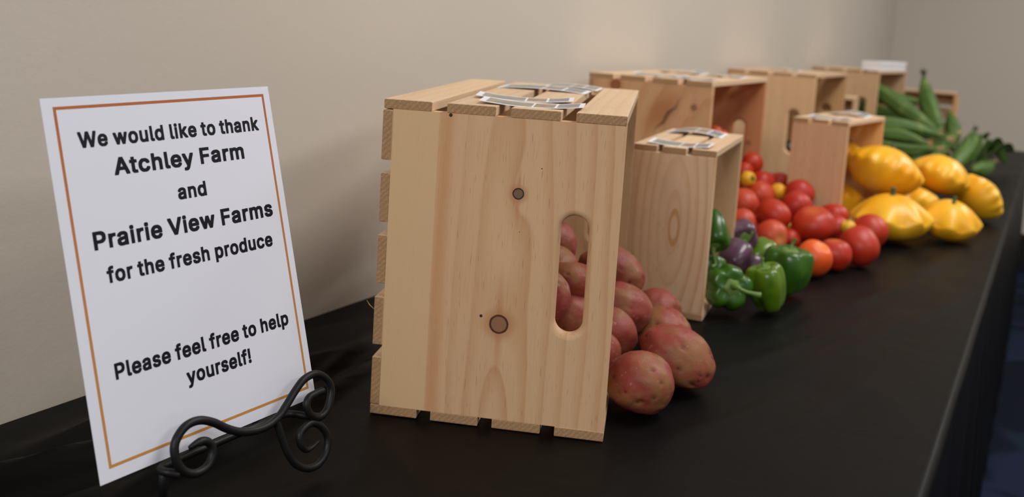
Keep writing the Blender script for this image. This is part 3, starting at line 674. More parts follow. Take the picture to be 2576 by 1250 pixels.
def make_tomato(label, c, r, h, kind='red', up=(0, 0, 1), lobes=5, rib=0.02, stem=None, seed=0, cat='tomato', group='tomatoes spilling from the rosy crate', name='tomato'):
    rnd = random.Random(seed); ph = rnd.uniform(0, 6); off = Vector((seed * 3.1, 1.7, 4.4)); sh = []
    def f(u, t):
        th = math.pi * t; s_ = math.sin(th); z = -math.cos(th)
        rr = s_ ** 0.92 if s_ > 0 else 0
        k = 1 + rib * math.cos(lobes * u + ph) * (0.35 + 0.65 * t) + 0.05 * noise.noise(Vector((math.cos(u) * s_, math.sin(u) * s_, z)) * 1.2 + off)
        dim = 0.16 * math.exp(-((1 - t) / 0.10) ** 2) + 0.03 * math.exp(-(t / 0.07) ** 2) * -1
        sh.append(math.exp(-((1 - t) / 0.13) ** 2))
        return (r * rr * k * math.cos(u), r * rr * k * math.sin(u), h * (z - dim))
    v, fc = lathe(f, 40, 26); o = from_py(name, v, fc, [TM[kind]])
    a = o.data.attributes.new('shoulder', 'FLOAT', 'POINT'); a.data.foreach_set('value', sh)
    o.location = c; o.rotation_mode = 'QUATERNION'; o.rotation_quaternion = aim(up, rnd.uniform(0, 6)); tag(o, label, cat, group)
    zt = h * (1 - 0.15)
    if stem == 'scar':
        v, fc = lathe(lambda u, t: (0.10 * r * math.sin(math.pi * t) * (1 + 0.2 * math.cos(5 * u)), 0.10 * r * math.sin(math.pi * t) * (1 + 0.2 * math.cos(5 * u)) * 0 + 0.10 * r * math.sin(math.pi * t) * math.sin(u), 0), 12, 6)
        v, fc = lathe(lambda u, t: (0.11 * r * math.sin(math.pi * t) * math.cos(u), 0.11 * r * math.sin(math.pi * t) * math.sin(u), zt - 0.002 - 0.05 * h * math.cos(math.pi * t)), 12, 6)
        from_py('stem_scar', v, fc, [SCAR], o)
    if stem == 'calyx':
        vs, fs = [], []
        for k in range(5):
            a = 2 * math.pi * k / 5
            P = [Vector((math.cos(a) * d * r, math.sin(a) * d * r, zt + hh * h)) for d, hh in ((0.0, 0.02), (0.22, 0.10), (0.45, 0.06), (0.62, 0.10))]
            tube_geo(catmull(P, 4), lambda t: r * 0.075 * (1 - 0.85 * t), 6, vs, fs)
        tube_geo([Vector((0, 0, zt - 0.02 * h)), Vector((0.05 * r, 0, zt + 0.28 * h)), Vector((0.16 * r, 0, zt + 0.45 * h))], r * 0.08, 8, vs, fs)
        from_py('calyx', vs, fs, [CALYX], o)
    return o

# bell peppers
def pepper_mat(name, a, b, c3):
    s = NT(name); P = s.tc.outputs['Object']; oi = s.node('ShaderNodeObjectInfo').outputs['Random']
    Q = s.vmath('ADD', P, s.vmath('SCALE', (5.0, 3.0, 8.0), scale=oi))
    c = s.mix(s.sstep(s.noise(Q, 24.0, 2.0), 0.35, 0.65), lin(*a), lin(*b)); c = s.mix(s.math('MULTIPLY', s.sstep(s.noise(Q, 45.0, 2.0), 0.58, 0.75), 0.5), c, lin(*c3))
    s.bump(s.noise(Q, 60.0, 2.0), 0.15, 0.003)
    return s.out(c, 0.27, 0.5)
PEP = {'green': pepper_mat('green_pepper_skin', (44, 84, 14), (58, 98, 20), (34, 66, 12)), 'lime': pepper_mat('bright_green_pepper_skin', (76, 108, 12), (92, 122, 20), (54, 86, 12)), 'purple': pepper_mat('purple_pepper_skin', (84, 56, 74), (94, 66, 80), (124, 104, 96))}
PSTEM = NT('pale_green_pepper_stem'); PSTEM = PSTEM.out(PSTEM.mix(PSTEM.noise(PSTEM.tc.outputs['Object'], 90.0, 2.0), lin(78, 110, 36), lin(112, 140, 64)), 0.5, 0.4)
def make_pepper(label, c, r, h, kind='green', up=(0, 0, 1), roll=0.0, lobes=4, taper=0.75, depth=0.16, stem_pts=None, seed=0, gexp=3.2, name='bell_pepper', group='peppers in front of the arched grain crate', sr=0.10):
    """h: half height"""
    rnd = random.Random(seed); amp = [rnd.uniform(-0.08, 0.08) for _ in range(lobes)]; off = Vector((seed * 2.3, 5.1, 0.7)); zend = [rnd.uniform(-0.10, 0.08) for _ in range(lobes)]
    def f(u, t):
        th = math.pi * t; z = -math.cos(th); s_ = max(0.0, math.sin(th)) ** 0.62
        w = (taper + (1 - taper) * min(1, t * 1.35)); 
        x = (u / (2 * math.pi) * lobes) % 1.0; li = int(u / (2 * math.pi) * lobes) % lobes
        groove = abs(math.cos(math.pi * x)) ** gexp
        prof = 1 - depth * groove * (0.75 + 0.5 * abs(2 * t - 1)) + amp[li] * math.sin(math.pi * x) ** 2
        k = prof * w * (1 + 0.06 * noise.noise(Vector((math.cos(u), math.sin(u), z)) * 1.3 + off))
        rho = s_ * r * k
        dim_t = 0.30 * math.exp(-((1 - t) / 0.16) ** 2); dim_b = 0.26 * math.exp(-(t / 0.14) ** 2)
        zz = h * (z - dim_t + dim_b + (zend[li] * math.sin(math.pi * x) ** 2 if t < 0.5 else -0.4 * zend[li] * math.sin(math.pi * x) ** 2) * abs(2 * t - 1))
        return (rho * math.cos(u), rho * math.sin(u), zz)
    v, fc = lathe(f, 64, 36); o = from_py(name, v, fc, [PEP[kind]])
    o.location = c; o.rotation_mode = 'QUATERNION'; o.rotation_quaternion = aim(up, roll); tag(o, label, 'pepper', group)
    zt = h * 0.68
    P = stem_pts or [(0, 0, 0), (0.02, 0.0, 0.35), (0.10, 0.02, 0.62)]
    P = [Vector((p[0] * r, p[1] * r, zt + p[2] * h)) for p in P]
    vs, fs = lathe(lambda u, t: (r * 0.34 * math.sin(math.pi * t) * (1 + 0.12 * math.cos(lobes * u)) * math.cos(u), r * 0.34 * math.sin(math.pi * t) * (1 + 0.12 * math.cos(lobes * u)) * math.sin(u), zt + h * (0.04 - 0.07 * math.cos(math.pi * t))), 20, 8)
    tube_geo(catmull(P, 6), lambda t: r * sr * (1.45 - 0.9 * min(1, t * 2) + 0.45 * max(0, t - 0.7) / 0.3), 10, vs, fs)
    from_py('stem', vs, fs, [PSTEM], o)
    return o

# patty pan squash
def squash_mat():
    s = NT('yellow_squash_skin'); P = s.tc.outputs['Object']; oi = s.node('ShaderNodeObjectInfo').outputs['Random']
    Q = s.vmath('ADD', P, s.vmath('SCALE', (5.0, 3.0, 8.0), scale=oi))
    c = s.mix(s.sstep(s.noise(Q, 14.0, 2.0), 0.3, 0.7), lin(238, 166, 20), lin(240, 184, 40))
    s.bump(s.noise(Q, 80.0, 2.0), 0.08, 0.002)
    return s.out(c, 0.36, 0.45, Subsurface_Weight=0.10, Subsurface_Radius=(0.01, 0.006, 0.002), Subsurface_Scale=0.5)
SQ = squash_mat()
SQSTEM = NT('grey_green_squash_stem').out(lin(70, 90, 52), 0.7)
SQBLOSSOM = NT('tan_blossom_scar').out(lin(196, 140, 60), 0.8)
def make_squash(label, c, R, ht, hb, up=(0, 0, 1), roll=0.0, n=9, scal=0.055, seed=0, stem=True, rib=0.05, pw=1.9):
    off = Vector((seed * 4.7, 2.2, 9.3))
    def f(u, t):
        q = 2 * t - 1; a = abs(q)
        rho = 1 - a ** 1.5
        if q >= 0: z = ht * (1 - rho ** pw) ** 0.72
        else: z = -hb * (1 - rho ** 2.6) ** 0.66
        w = math.exp(-(q / 0.26) ** 2)
        cosn = math.cos(n * u + 0.5 * math.sin(u * 2 + seed))
        k = 1 + scal * cosn * w + rib * 0.35 * cosn * (1 - a) * (1 if q > 0 else 0.12) + 0.07 * noise.noise(Vector((math.cos(u), math.sin(u), q)) * 0.9 + off)
        zz = z + ht * 0.055 * cosn * w - 0.16 * ht * math.exp(-((1 - q) / 0.10) ** 2)
        return (R * rho * k * math.cos(u), R * rho * k * math.sin(u), zz)
    v, fc = lathe(f, 108, 44); o = from_py('patty_pan_squash', v, fc, [SQ])
    o.location = c; o.rotation_mode = 'QUATERNION'; o.rotation_quaternion = aim(up, roll); tag(o, label, 'squash', 'yellow patty pan squash by the small crate')
    if stem:
        vs, fs = tube_geo(catmull([Vector((0, 0, ht * 0.80)), Vector((0, 0, ht * 0.98)), Vector((0.03 * R, 0.01 * R, ht * 1.22))], 5), lambda t: R * 0.075 * (1.35 - 0.55 * min(1, t * 2)), 10)
        from_py('stem', vs, fs, [SQSTEM], o)
    v, fc = lathe(lambda u, t: (0.10 * R * math.sin(math.pi * t) * math.cos(u), 0.10 * R * math.sin(math.pi * t) * math.sin(u), -hb * 0.985 - 0.03 * hb * math.cos(math.pi * t)), 14, 6)
    from_py('blossom_scar', v, fc, [SQBLOSSOM], o)
    return o

# corn in its husk
def husk_mat(name, a, b, c3):
    s = NT(name); P = s.tc.outputs['Object']; sep = s.node('ShaderNodeSeparateXYZ'); s.put(sep.inputs[0], P)
    n = s.node('ShaderNodeCombineXYZ'); s.put(n.inputs[0], s.math('MULTIPLY', sep.outputs[0], 260.0)); s.put(n.inputs[1], s.math('MULTIPLY', sep.outputs[1], 260.0)); s.put(n.inputs[2], s.math('MULTIPLY', sep.outputs[2], 9.0))
    f = s.noise(n.outputs[0], 1.0, 2.0)
    c = s.mix(s.sstep(f, 0.35, 0.7), lin(*a), lin(*b)); c = s.mix(s.math('MULTIPLY', s.sstep(s.noise(P, 16.0, 2.0), 0.5, 0.72), 0.55), c, lin(*c3))
    s.bump(f, 0.4, 0.002)
    return s.out(c, 0.5, 0.35)
HUSK = husk_mat('green_corn_husk', (66, 94, 36), (92, 122, 48), (156, 168, 96)); LEAF = husk_mat('husk_leaf_green', (72, 102, 44), (98, 130, 60), (148, 162, 98))
TAN = NT('dry_tan_husk_tip').out(lin(170, 140, 92), 0.8); SILK = NT('dark_brown_silk').out(lin(48, 34, 26), 0.9)
def make_corn(label, p0, p1, R, tip='tan', leaves=(), seed=0, over=0.0):
    """butt at p0, tip at p1"""
    p0, p1 = Vector(p0), Vector(p1); L = (p1 - p0).length; rnd = random.Random(seed); ph = rnd.uniform(0, 6)
    def f(u, t):
        w = (math.sin(math.pi * min(1, 0.10 + 0.9 * t ** 0.85)) ** 0.75) if t < 1 else 0.0
        w = max(w, 0.22 * (1 - t)) if t > 0 else 0
        if t > 0.75: w = max(w, 0.20)
        if t >= 0.999: w = 0.0
        k = 1 + 0.05 * math.cos(6 * u + ph + 3 * t) + 0.03 * math.cos(13 * u - 2 * t)
        bow = 0.05 * L * math.sin(math.pi * t)
        return (R * w * k * math.cos(u) + bow * math.cos(ph), R * w * k * math.sin(u) + bow * math.sin(ph), t * L)
    v, fc = lathe(f, 36, 30); o = from_py('corn_ear', v, fc, [HUSK]); o.location = p0; o.rotation_mode = 'QUATERNION'; o.rotation_quaternion = aim(p1 - p0, rnd.uniform(0, 6))
    tag(o, label, 'corn', 'ears of corn in their husks')
    tm = TAN if tip == 'tan' else SILK
    vs, fs = [], []
    for k in range(7):
        a = 2 * math.pi * k / 7 + rnd.uniform(-.3, .3); d = R * rnd.uniform(0.15, 0.5)
        tube_geo(catmull([Vector((0, 0, L * 0.955)), Vector((math.cos(a) * d * 0.5, math.sin(a) * d * 0.5, L * 1.01)), Vector((math.cos(a) * d, math.sin(a) * d, L * rnd.uniform(1.04, 1.10)))], 4), lambda t: R * 0.13 * (1 - 0.6 * t), 6, vs, fs)
    from_py('silk', vs, fs, [tm], o)
    vs, fs = tube_geo([Vector((0, 0, -0.012)), Vector((0, 0, 0.0)), Vector((0, 0, 0.02))], R * 0.42, 12)
    from_py('stalk', vs, fs, [LEAF], o)
    for (pa, pb, pc, wid) in leaves:            # husk leaves as world-space ribbons
        q = Matrix.LocRotScale(o.location, o.rotation_quaternion, None).inverted()
        P = catmull([q @ Vector(pa), q @ Vector(pb), q @ Vector(pc)], 8); n = len(P); vs = []; fs = []
        for i, p in enumerate(P):
            t = i / (n - 1); T = (P[min(i + 1, n - 1)] - P[max(i - 1, 0)]).normalized(); S_ = T.cross(q.to_3x3() @ Vector((0.3, 0.5, 0.8))).normalized(); Nn = S_.cross(T)
            w = wid * (math.sin(math.pi * (0.22 + 0.78 * t)) + 0.04)
            for th in (0, 0.0008):
                for k in (-1, -0.5, 0, 0.5, 1): vs.append(tuple(p + S_ * w * k + Nn * (0.35 * w * k * k + th)))
        for i in range(n - 1):
            for b in (0, 5):
                for k in range(4):
                    a = i * 10 + b + k; fs.append((a, a + 1, a + 11, a + 10) if b else (a, a + 10, a + 11, a + 1))
            for k in (0, 4):
                a = i * 10 + k; fs.append((a, a + 5, a + 15, a + 10))
        from_py('husk_leaf', vs, fs, [LEAF], o)
    return o

# ---------------------------------------------------------------- vegetables: where they lie
P_ = make_potato
P_('front potato on the cloth, brownish red with dark eyes, nearest the viewer', (1.410, -0.476, 0.0330), 0.0335, 0.036, 0.0325, (0.1, 0.1, 0.4), 1, eyes=((-0.90, -0.05, -0.42), (-0.86, 0.06, -0.50), (-0.86, -0.36, -0.20), (-0.75, -0.2, 0.62)))
P_('large knobbly potato with deep eyes just behind the front potato', (1.506, -0.482, 0.0370), 0.036, 0.044, 0.0335, (0.45, 0.0, 0.35), 2, eyes=((-0.72, -0.62, -0.15), (-0.66, -0.66, -0.32), (-0.78, -0.52, -0.30), (-0.55, -0.8, 0.1), (-0.8, 0.1, 0.6)))
P_('potato behind the large knobbly one, third from the front on the cloth', (1.597, -0.433, 0.0320), 0.036, 0.036, 0.031, (0, 0, 0.2), 3)
P_('reddest potato on the cloth, against the small arched grain crate', (1.690, -0.388, 0.0312), 0.033, 0.034, 0.029, (0, 0, 0.9), 4, eyes=((-0.6, -0.75, 0.2), (-0.5, -0.85, -0.1)))
P_('topmost potato of the spill, brown on top, beside the crate edge', (1.591, -0.360, 0.0965), 0.035, 0.044, 0.034, (0.2, 0, 0.3), 5, eyes=((-0.75, -0.6, 0.05), (-0.6, -0.62, -0.55), (-0.7, -0.5, -0.6)))
P_('pale pink potato directly under the topmost potato', (1.556, -0.392, 0.0640), 0.036, 0.036, 0.032, (0, 0.3, 0), 6)
P_('pinkish potato in the crate opening between the pale one and the lowest', (1.500, -0.402, 0.0500), 0.030, 0.032, 0.029, (0.5, 0, 0), 7)
P_('lowest potato in the crate opening, half hidden behind the crate edge', (1.438, -0.410, 0.0400), 0.028, 0.029, 0.033, (0, 0, 0), 8)
P_('highest potato seen through the hand hole of the large crate', (1.505, -0.314, 0.1400), 0.031, 0.032, 0.031, (0, 0, 0.5), 9, eyes=((-0.9, -0.3, 0.1),))
P_('potato second from top inside the hand hole', (1.474, -0.337, 0.1180), 0.029, 0.029, 0.027, (0.2, 0, 0), 10)
P_('wide pink potato across the middle of the hand hole', (1.455, -0.370, 0.1130), 0.027, 0.032, 0.022, (0, 0.1, 0.4), 11)
P_('potato pressed against the left side of the hand hole', (1.398, -0.366, 0.1060), 0.022, 0.026, 0.030, (0, 0, 0), 12)
P_('purplish pink potato at the bottom of the hand hole', (1.440, -0.376, 0.0780), 0.027, 0.029, 0.027, (0, 0, 1.0), 13)
for k, p in enumerate(((1.385, -0.362, 0.042), (1.475, -0.335, 0.044), (1.545, -0.320, 0.042), (1.52, -0.285, 0.085), (1.43, -0.300, 0.085))):
    P_('red potato buried out of sight at the bottom of the large crate', p, 0.031, 0.033, 0.031, (0, 0, k), 20 + k)

B_ = make_pepper
CAMDIR = lambda p: (VIEW - Vector(p)).normalized()
IMR = Vector((0.4866, -0.8715, 0.06)); IMU = Vector((0.079, 0.114, 0.990)); IMF = Vector((0.870, 0.477, -0.125))
def idir(r, u, f): return tuple(IMR * r + IMU * u + IMF * f)
def stem_world(up, roll, r, h, pts):
    q = aim(up, roll).inverted(); out = []
    for p in pts:
        v = q @ (IMR * p[0] + IMU * p[1] - IMF * p[2]); out.append((v.x, v.y, v.z))
    return out
def pep(label, c, r, h, kind, d, roll, stem, **kw):
    up_ = idir(*d); q = aim(up_, roll).inverted(); base = Vector((0, 0, h * 0.68)); P = []
    for s_ in stem:                                    # metres: right, up, towards viewer, measured from the stem root
        v = q @ (IMR * s_[0] + IMU * s_[1] - IMF * s_[2]); P.append((v.x / r, v.y / r, v.z / h))
    return B_(label, c, r, h, kind, up_, roll, stem_pts=P, **kw)
pep('green pepper lying with its long curved stem towards the viewer', (1.845, -0.440, 0.0410), 0.0355, 0.034, 'green', (0.05, 0.10, -0.95), 0.75, [(0, 0, -0.004), (0.004, 0.002, 0.010), (0.016, -0.004, 0.016), (0.036, -0.009, 0.018)], lobes=5, taper=0.95, depth=0.20, seed=1, gexp=5, sr=0.125)
pep('bright green pepper leaning beside the long stemmed one, in front of the purple ones', (1.892, -0.486, 0.0390), 0.0325, 0.042, 'lime', (-0.22, 0.93, -0.15), 3.0, [(0, 0, 0), (-0.001, 0.008, 0), (-0.002, 0.016, 0.0)], lobes=3, taper=0.66, depth=0.30, seed=5)
pep('darker green pepper standing upright next to the orange tomato', (2.022, -0.484, 0.0420), 0.0415, 0.043, 'green', (0.10, 0.96, -0.20), 0.2, [(0, 0, 0), (0.003, 0.010, 0), (0.009, 0.020, 0.0)], lobes=4, taper=0.74, depth=0.24, seed=3, gexp=5)
pep('green pepper hanging stem down at the crate opening, above the long stemmed one', (1.895, -0.394, 0.1080), 0.0320, 0.036, 'green', (0.0, -0.80, -0.55), 0.6, [(0, 0, 0), (0.0, -0.012, 0.006), (0.002, -0.026, 0.010), (-0.004, -0.030, 0.012)], lobes=4, taper=0.85, depth=0.18, seed=7)
pep('green pepper at the bottom under the one hanging stem down', (1.915, -0.384, 0.0420), 0.0330, 0.033, 'green', (0.3, 0.9, 0.2), 0.6, [(0, 0, 0), (0.0, 0.006, 0.0)], lobes=4, taper=0.9, depth=0.18, seed=17)
pep('light green pepper peeping out behind the darker upright pepper', (2.118, -0.418, 0.0380), 0.029, 0.032, 'lime', (0.7, 0.3, 0.3), 0.0, [(0, 0, 0), (0.006, 0.004, 0)], lobes=4, taper=0.9, seed=9)
pep('purple pepper on top with a curved green stem', (2.094, -0.388, 0.0710), 0.0290, 0.029, 'purple', (0.05, -0.20, -0.92), 0.3, [(0, 0, -0.004), (0.0, -0.006, 0.006), (0.006, 0.000, 0.010), (0.010, 0.012, 0.012)], lobes=4, taper=0.95, depth=0.14, seed=11)
pep('purple pepper under the one with the curved green stem', (2.012, -0.402, 0.0510), 0.0270, 0.031, 'purple', (0.55, 0.5, 0.5), 0.3, [(0, 0, 0), (0.004, 0.006, 0)], lobes=4, taper=0.9, depth=0.12, seed=13)
pep('small glimpse of purple pepper behind the bright green stem', (2.074, -0.425, 0.0240), 0.022, 0.022, 'purple', (0.3, 0.8, 0.3), 0.3, [(0, 0, 0), (0.002, 0.005, 0)], lobes=4, taper=0.9, depth=0.12, seed=15)

T_ = make_tomato
up = (0, 0, 1)
T_('small red tomato up by the right edge of the rosy crate opening', (2.600, -0.265, 0.1330), 0.0235, 0.0215, 'red', idir(0.2, 0.3, 0.9), seed=1)
T_('small red tomato under the topmost one, half hidden by the pepper crate edge', (2.550, -0.262, 0.1200), 0.0200, 0.0190, 'red', idir(-0.3, 0.8, 0.2), seed=2)
T_('small yellow tomato with a green stem by the pepper crate edge', (2.500, -0.285, 0.1110), 0.0165, 0.0155, 'yellow', idir(0.45, 0.05, -0.85), seed=3, stem='calyx')
T_('pinkish tomato right of the stemmed yellow one', (2.590, -0.291, 0.0930), 0.0290, 0.0270, 'pink', idir(0.1, 0.9, 0.3), seed=4)
T_('pinkish tomato at the back, right of the rosy crate', (2.780, -0.284, 0.0700), 0.0300, 0.0270, 'pink', idir(0.1, 0.9, 0.3), seed=5)
T_('salmon tomato with a pale shine below the stemmed yellow one', (2.511, -0.311, 0.0790), 0.0300, 0.0280, 'salmon', idir(0.3, 0.6, 0.6), seed=6)
T_('yellow cherry tomato sitting on the middle of the tomato pile', (2.560, -0.336, 0.0840), 0.0170, 0.0170, 'yellow', idir(0.2, 0.6, 0.6), seed=7)
T_('round pinkish tomato on top against the small squash crate', (2.560, -0.380, 0.0850), 0.0310, 0.0295, 'pink', idir(0.3, 0.3, 0.9), seed=8)
T_('pinkish tomato just below the round one by the squash crate', (2.505, -0.388, 0.0660), 0.0320, 0.0290, 'pink', idir(0.0, 0.5, 0.8), seed=9)
T_('large orange-red tomato half hidden behind the pepper crate edge', (2.420, -0.300, 0.0690), 0.0330, 0.0330, 'salmon', idir(-0.2, 0.6, 0.6), seed=10)
T_('orange-red tomato low behind the purple peppers and the crate edge', (2.316, -0.328, 0.0520), 0.0270, 0.0260, 'salmon', idir(-0.2, 0.8, 0.4), seed=11)
T_('deep red plum shaped tomato in the middle left of the pile', (2.386, -0.371, 0.0630), 0.0300, 0.0345, 'red', idir(-0.60, 0.55, 0.55), seed=12, rib=0.0)
T_('largest wide red tomato in the middle of the pile', (2.412, -0.443, 0.0500), 0.0420, 0.0350, 'red', idir(-0.10, 0.90, -0.40), seed=13, stem='scar', rib=0.035)
T_('pinkish tomato just right of the largest wide one', (2.500, -0.470, 0.0340), 0.0270, 0.0280, 'pink', idir(0.2, 0.4, 0.8), seed=14)
T_('dark red tomato behind the largest wide one, at the foot of the squash crate', (2.562, -0.452, 0.0470), 0.0310, 0.0270, 'red', idir(0.1, 0.9, 0.2), seed=15)
T_('red tomato farthest right, against the yellow squash', (2.518, -0.532, 0.0345), 0.0345, 0.0345, 'red', idir(-0.45, 0.5, 0.7), seed=16)
T_('big red tomato at the front right of the pile', (2.335, -0.542, 0.0375), 0.0345, 0.0370, 'red', idir(-0.35, 0.75, 0.5), seed=17)
T_('medium red tomato at the front between the orange and the big red one', (2.263, -0.513, 0.0285), 0.0295, 0.0285, 'red', idir(0.05, 0.93, -0.20), seed=18, stem='scar', rib=0.03)
T_('orange tomato at the front of the pile beside the upright green pepper', (2.187, -0.491, 0.0315), 0.0315, 0.0315, 'orange', idir(0.35, 0.75, -0.50), seed=19, stem='scar')
T_('salmon tomato with a corky stem scar behind the upright green pepper', (2.320, -0.386, 0.0330), 0.0310, 0.0290, 'salmon', idir(0.35, -0.10, -0.90), seed=20, stem='scar')
T_('small red tomato tucked under the plum shaped tomato', (2.378, -0.408, 0.0215), 0.0210, 0.0200, 'red', idir(0, 0.8, 0.4), seed=21)
T_('tiny yellow tomato squeezed between the plum shaped and the wide one', (2.430, -0.386, 0.0330), 0.0130, 0.0130, 'yellow', idir(0, 0.8, 0.4), seed=22)
T_('small yellow tomato on the right behind the big red front tomato', (2.481, -0.496, 0.0440), 0.0145, 0.0130, 'yellow', idir(-0.4, 0.8, -0.2), seed=23, stem='scar')
T_('orange tomato deep inside the rosy crate, above the pepper crate top', (2.522, -0.196, 0.1980), 0.0180, 0.0160, 'orange', up, seed=24)
T_('small orange tomato inside the rosy crate, lower right of the other orange one', (2.556, -0.206, 0.1900), 0.0130, 0.0125, 'orange', up, seed=25)
for k, p in enumerate(((2.53, -0.20, 0.156), (2.57, -0.16, 0.12), (2.52, -0.22, 0.100), (2.60, -0.22, 0.075), (2.53, -0.19, 0.042), (2.60, -0.20, 0.036), (2.47, -0.25, 0.040), (2.55, -0.28, 0.034), (2.46, -0.33, 0.032), (2.52, -0.34, 0.034), (2.39, -0.33, 0.030))):
    T_('red tomato buried out of sight in the pile by the rosy crate', p, 0.030, 0.027, 'red', up, seed=40 + k)

S_ = make_squash
S_('large tilted yellow squash lying on top in the small crate opening', (2.788, -0.512, 0.1320), 0.0820, 0.050, 0.056, idir(0.38, 0.92, 0.02), 0.2, n=15, seed=1, scal=0.024, rib=0.008)
S_('pale yellow squash on top, right of the large tilted one', (2.995, -0.610, 0.1090), 0.0690, 0.048, 0.042, idir(0.42, 0.90, -0.10), 0.4, n=12, seed=2, scal=0.03, rib=0.02)
S_('front yellow squash with a green stem, touching the red tomatoes', (2.634, -0.555, 0.0455), 0.0800, 0.056, 0.042, idir(0.03, 0.98, -0.10), 0.15, n=8, seed=3, scal=0.045, rib=0.10, pw=1.8)
S_('front right yellow squash with a short stem, under the pale one', (2.744, -0.656, 0.0420), 0.0620, 0.046, 0.038, idir(0.10, 0.92, -0.32), 0.5, n=7, seed=4, scal=0.05, rib=0.08)
S_('yellow squash on its side at the table edge, farthest right', (3.085, -0.696, 0.0600), 0.0590, 0.036, 0.052, idir(0.80, 0.52, 0.12), 0.0, n=13, seed=5, scal=0.035, rib=0.02)
S_('shaded yellow squash deep in the small crate under the large tilted one', (2.790, -0.424, 0.0480), 0.0480, 0.038, 0.034, idir(0.0, 0.95, 0.2), 0.0, n=9, seed=6)
S_('yellow squash almost hidden behind the two front ones', (2.900, -0.560, 0.0460), 0.0600, 0.042, 0.040, idir(0.0, 0.95, 0.2), 0.0, n=9, seed=7)
S_('yellow squash behind the large tilted one, at the top of the small crate', (2.838, -0.424, 0.1450), 0.0370, 0.034, 0.032, idir(0.2, 0.9, 0.2), 0.0, n=9, seed=8)

C_ = make_corn
C_('long corn ear slanting down out of the crate, brightest of the stack', (4.300, -0.235, 0.268), (4.248, -0.490, 0.116), 0.0300, 'tan', seed=1)
C_('corn ear standing up at a slant with a dark end, against the wall', (4.360, -0.473, 0.120), (4.509, -0.385, 0.312), 0.0330, 'dark', seed=2)
C_('dark green corn ear at the top inside the white box crate', (4.480, -0.165, 0.245), (4.560, -0.400, 0.205), 0.0290, 'tan', seed=3)
C_('corn ear with a tan tip pointing right, upper of the two above the squash', (3.900, -0.262, 0.150), (4.092, -0.530, 0.112), 0.0260, 'tan', seed=4)
C_('pale corn ear with a tan tip just above the squash, lowest of the stack', (3.76, -0.335, 0.135), (3.800, -0.500, 0.112), 0.0220, 'tan', seed=5)
C_('stubby corn ear behind the slanting one, in front of the far small crate', (4.440, -0.520, 0.060), (4.500, -0.490, 0.185), 0.0280, 'tan', seed=6)
C_('corn ear with drooping husk leaves leaning towards the table edge', (3.960, -0.560, 0.030), (4.303, -0.592, 0.136), 0.0300, 'dark', seed=7,
   leaves=(((4.02, -0.575, 0.04), (4.20, -0.60, 0.128), (4.12, -0.640, 0.060), 0.024), ((4.05, -0.56, 0.03), (4.24, -0.630, 0.118), (4.20, -0.660, 0.055), 0.022)))
C_('corn ear lying left of the one with drooping leaves', (3.980, -0.500, 0.030), (4.280, -0.545, 0.120), 0.0260, 'tan', seed=8, leaves=(((4.0, -0.49, 0.03), (4.12, -0.50, 0.10), (4.26, -0.53, 0.14), 0.018),))
C_('corn ear lying flat, its pointed husk leaf reaching the table edge', (3.970, -0.628, 0.031), (4.190, -0.672, 0.045), 0.0270, 'tan', seed=9, leaves=(((4.06, -0.645, 0.055), (4.20, -0.690, 0.085), (4.368, -0.722, 0.066), 0.030), ((4.06, -0.635, 0.060), (4.15, -0.665, 0.105), (4.22, -0.712, 0.032), 0.028), ((4.02, -0.62, 0.055), (4.12, -0.64, 0.100), (4.24, -0.655, 0.075), 0.024)))
for k, (a, b) in enumerate((((4.36, -0.17, 0.19), (4.33, -0.42, 0.150)), ((4.42, -0.18, 0.10), (4.36, -0.46, 0.085)), ((4.33, -0.20, 0.112), (4.28, -0.46, 0.068)), ((4.46, -0.16, 0.04), (4.40, -0.44, 0.030)), ((4.33, -0.20, 0.04), (4.24, -0.46, 0.030)), ((4.02, -0.29, 0.092), (4.08, -0.46, 0.088)), ((3.98, -0.26, 0.03), (4.08, -0.50, 0.030)), ((3.86, -0.32, 0.093), (3.92, -0.52, 0.090)), ((3.86, -0.31, 0.03), (3.90, -0.52, 0.030)))):
    C_('dark corn ear in the shaded depth of the corn stack', a, b, 0.0270, 'tan', seed=30 + k)

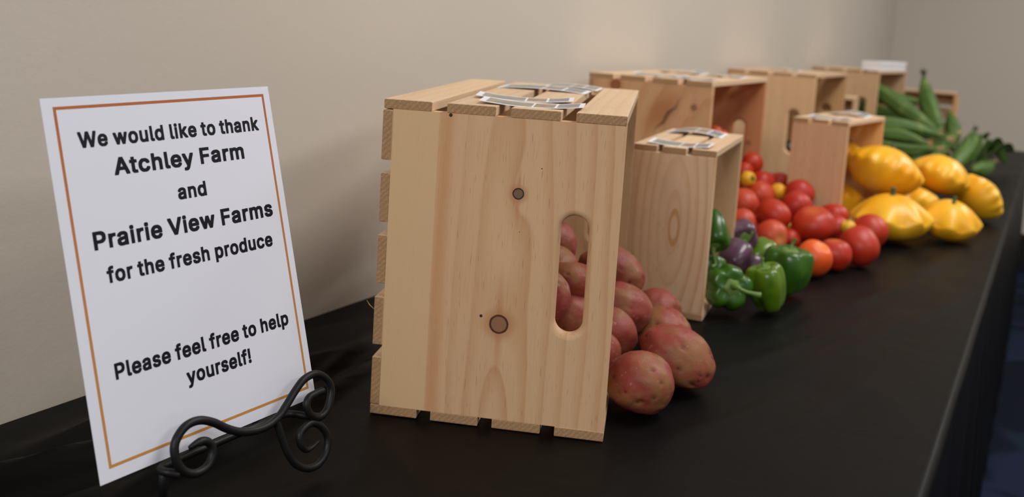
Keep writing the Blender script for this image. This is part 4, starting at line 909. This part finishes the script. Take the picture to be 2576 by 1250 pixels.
# dark green zucchini in the middle large crate and a purple eggplant before it
ZUC = NT('dark_green_zucchini_skin'); ZUC = ZUC.out(ZUC.mix(ZUC.noise(ZUC.tc.outputs['Object'], 120.0, 2.0), lin(24, 48, 24), lin(40, 70, 34)), 0.35, 0.5)
for k, (a, b) in enumerate((((3.21, -0.20, 0.11), (3.42, -0.13, 0.09)), ((3.215, -0.16, 0.038), (3.43, -0.14, 0.038)), ((3.22, -0.215, 0.040), (3.45, -0.210, 0.038)))):
    a, b = Vector(a), Vector(b); L = (b - a).length
    v, f = lathe(lambda u, t: (0.026 * min(1, (math.sin(math.pi * t) * 2.2)) ** 0.6 * math.cos(u) if 0 < t < 1 else 0, 0.026 * min(1, (math.sin(math.pi * t) * 2.2)) ** 0.6 * math.sin(u) if 0 < t < 1 else 0, t * L), 24, 24)
    o = from_py('zucchini', v, f, [ZUC]); o.location = a; o.rotation_mode = 'QUATERNION'; o.rotation_quaternion = aim(b - a)
    tag(o, ('dark green zucchini seen through the hand hole of the crate between tomatoes and corn', 'dark zucchini lying at the bottom of the crate between tomatoes and corn', 'dark zucchini lying at the open side of the crate between tomatoes and corn')[k], 'zucchini', 'zucchini in the large crate')
    vs, fs = tube_geo([Vector((0, 0, L * 0.97)), Vector((0.002, 0, L + 0.012))], 0.009, 10); from_py('stem', vs, fs, [PSTEM], o)
def egg(u, t):
    s_ = math.sin(math.pi * t); r = 0.036 * (s_ ** 0.8) * (1.05 - 0.35 * t) if 0 < t < 1 else 0
    return (r * math.cos(u), r * math.sin(u), 0.14 * (t - 0.5))
AUB = NT('dusky_purple_eggplant_skin').out(lin(84, 62, 74), 0.3, 0.5)
v, f = lathe(egg, 28, 24); o = from_py('eggplant', v, f, [AUB]); o.location = (2.975, -0.215, 0.037); o.rotation_mode = 'QUATERNION'; o.rotation_quaternion = aim((0.7, -0.4, 0.03)); tag(o, 'dusky purple eggplant lying behind the tomatoes at the foot of the middle large crate', 'eggplant')
vs, fs = tube_geo([Vector((0, 0, 0.064)), Vector((0.003, 0, 0.085))], lambda t: 0.013 * (1 - 0.55 * t), 10); from_py('stem', vs, fs, [CALYX], o)
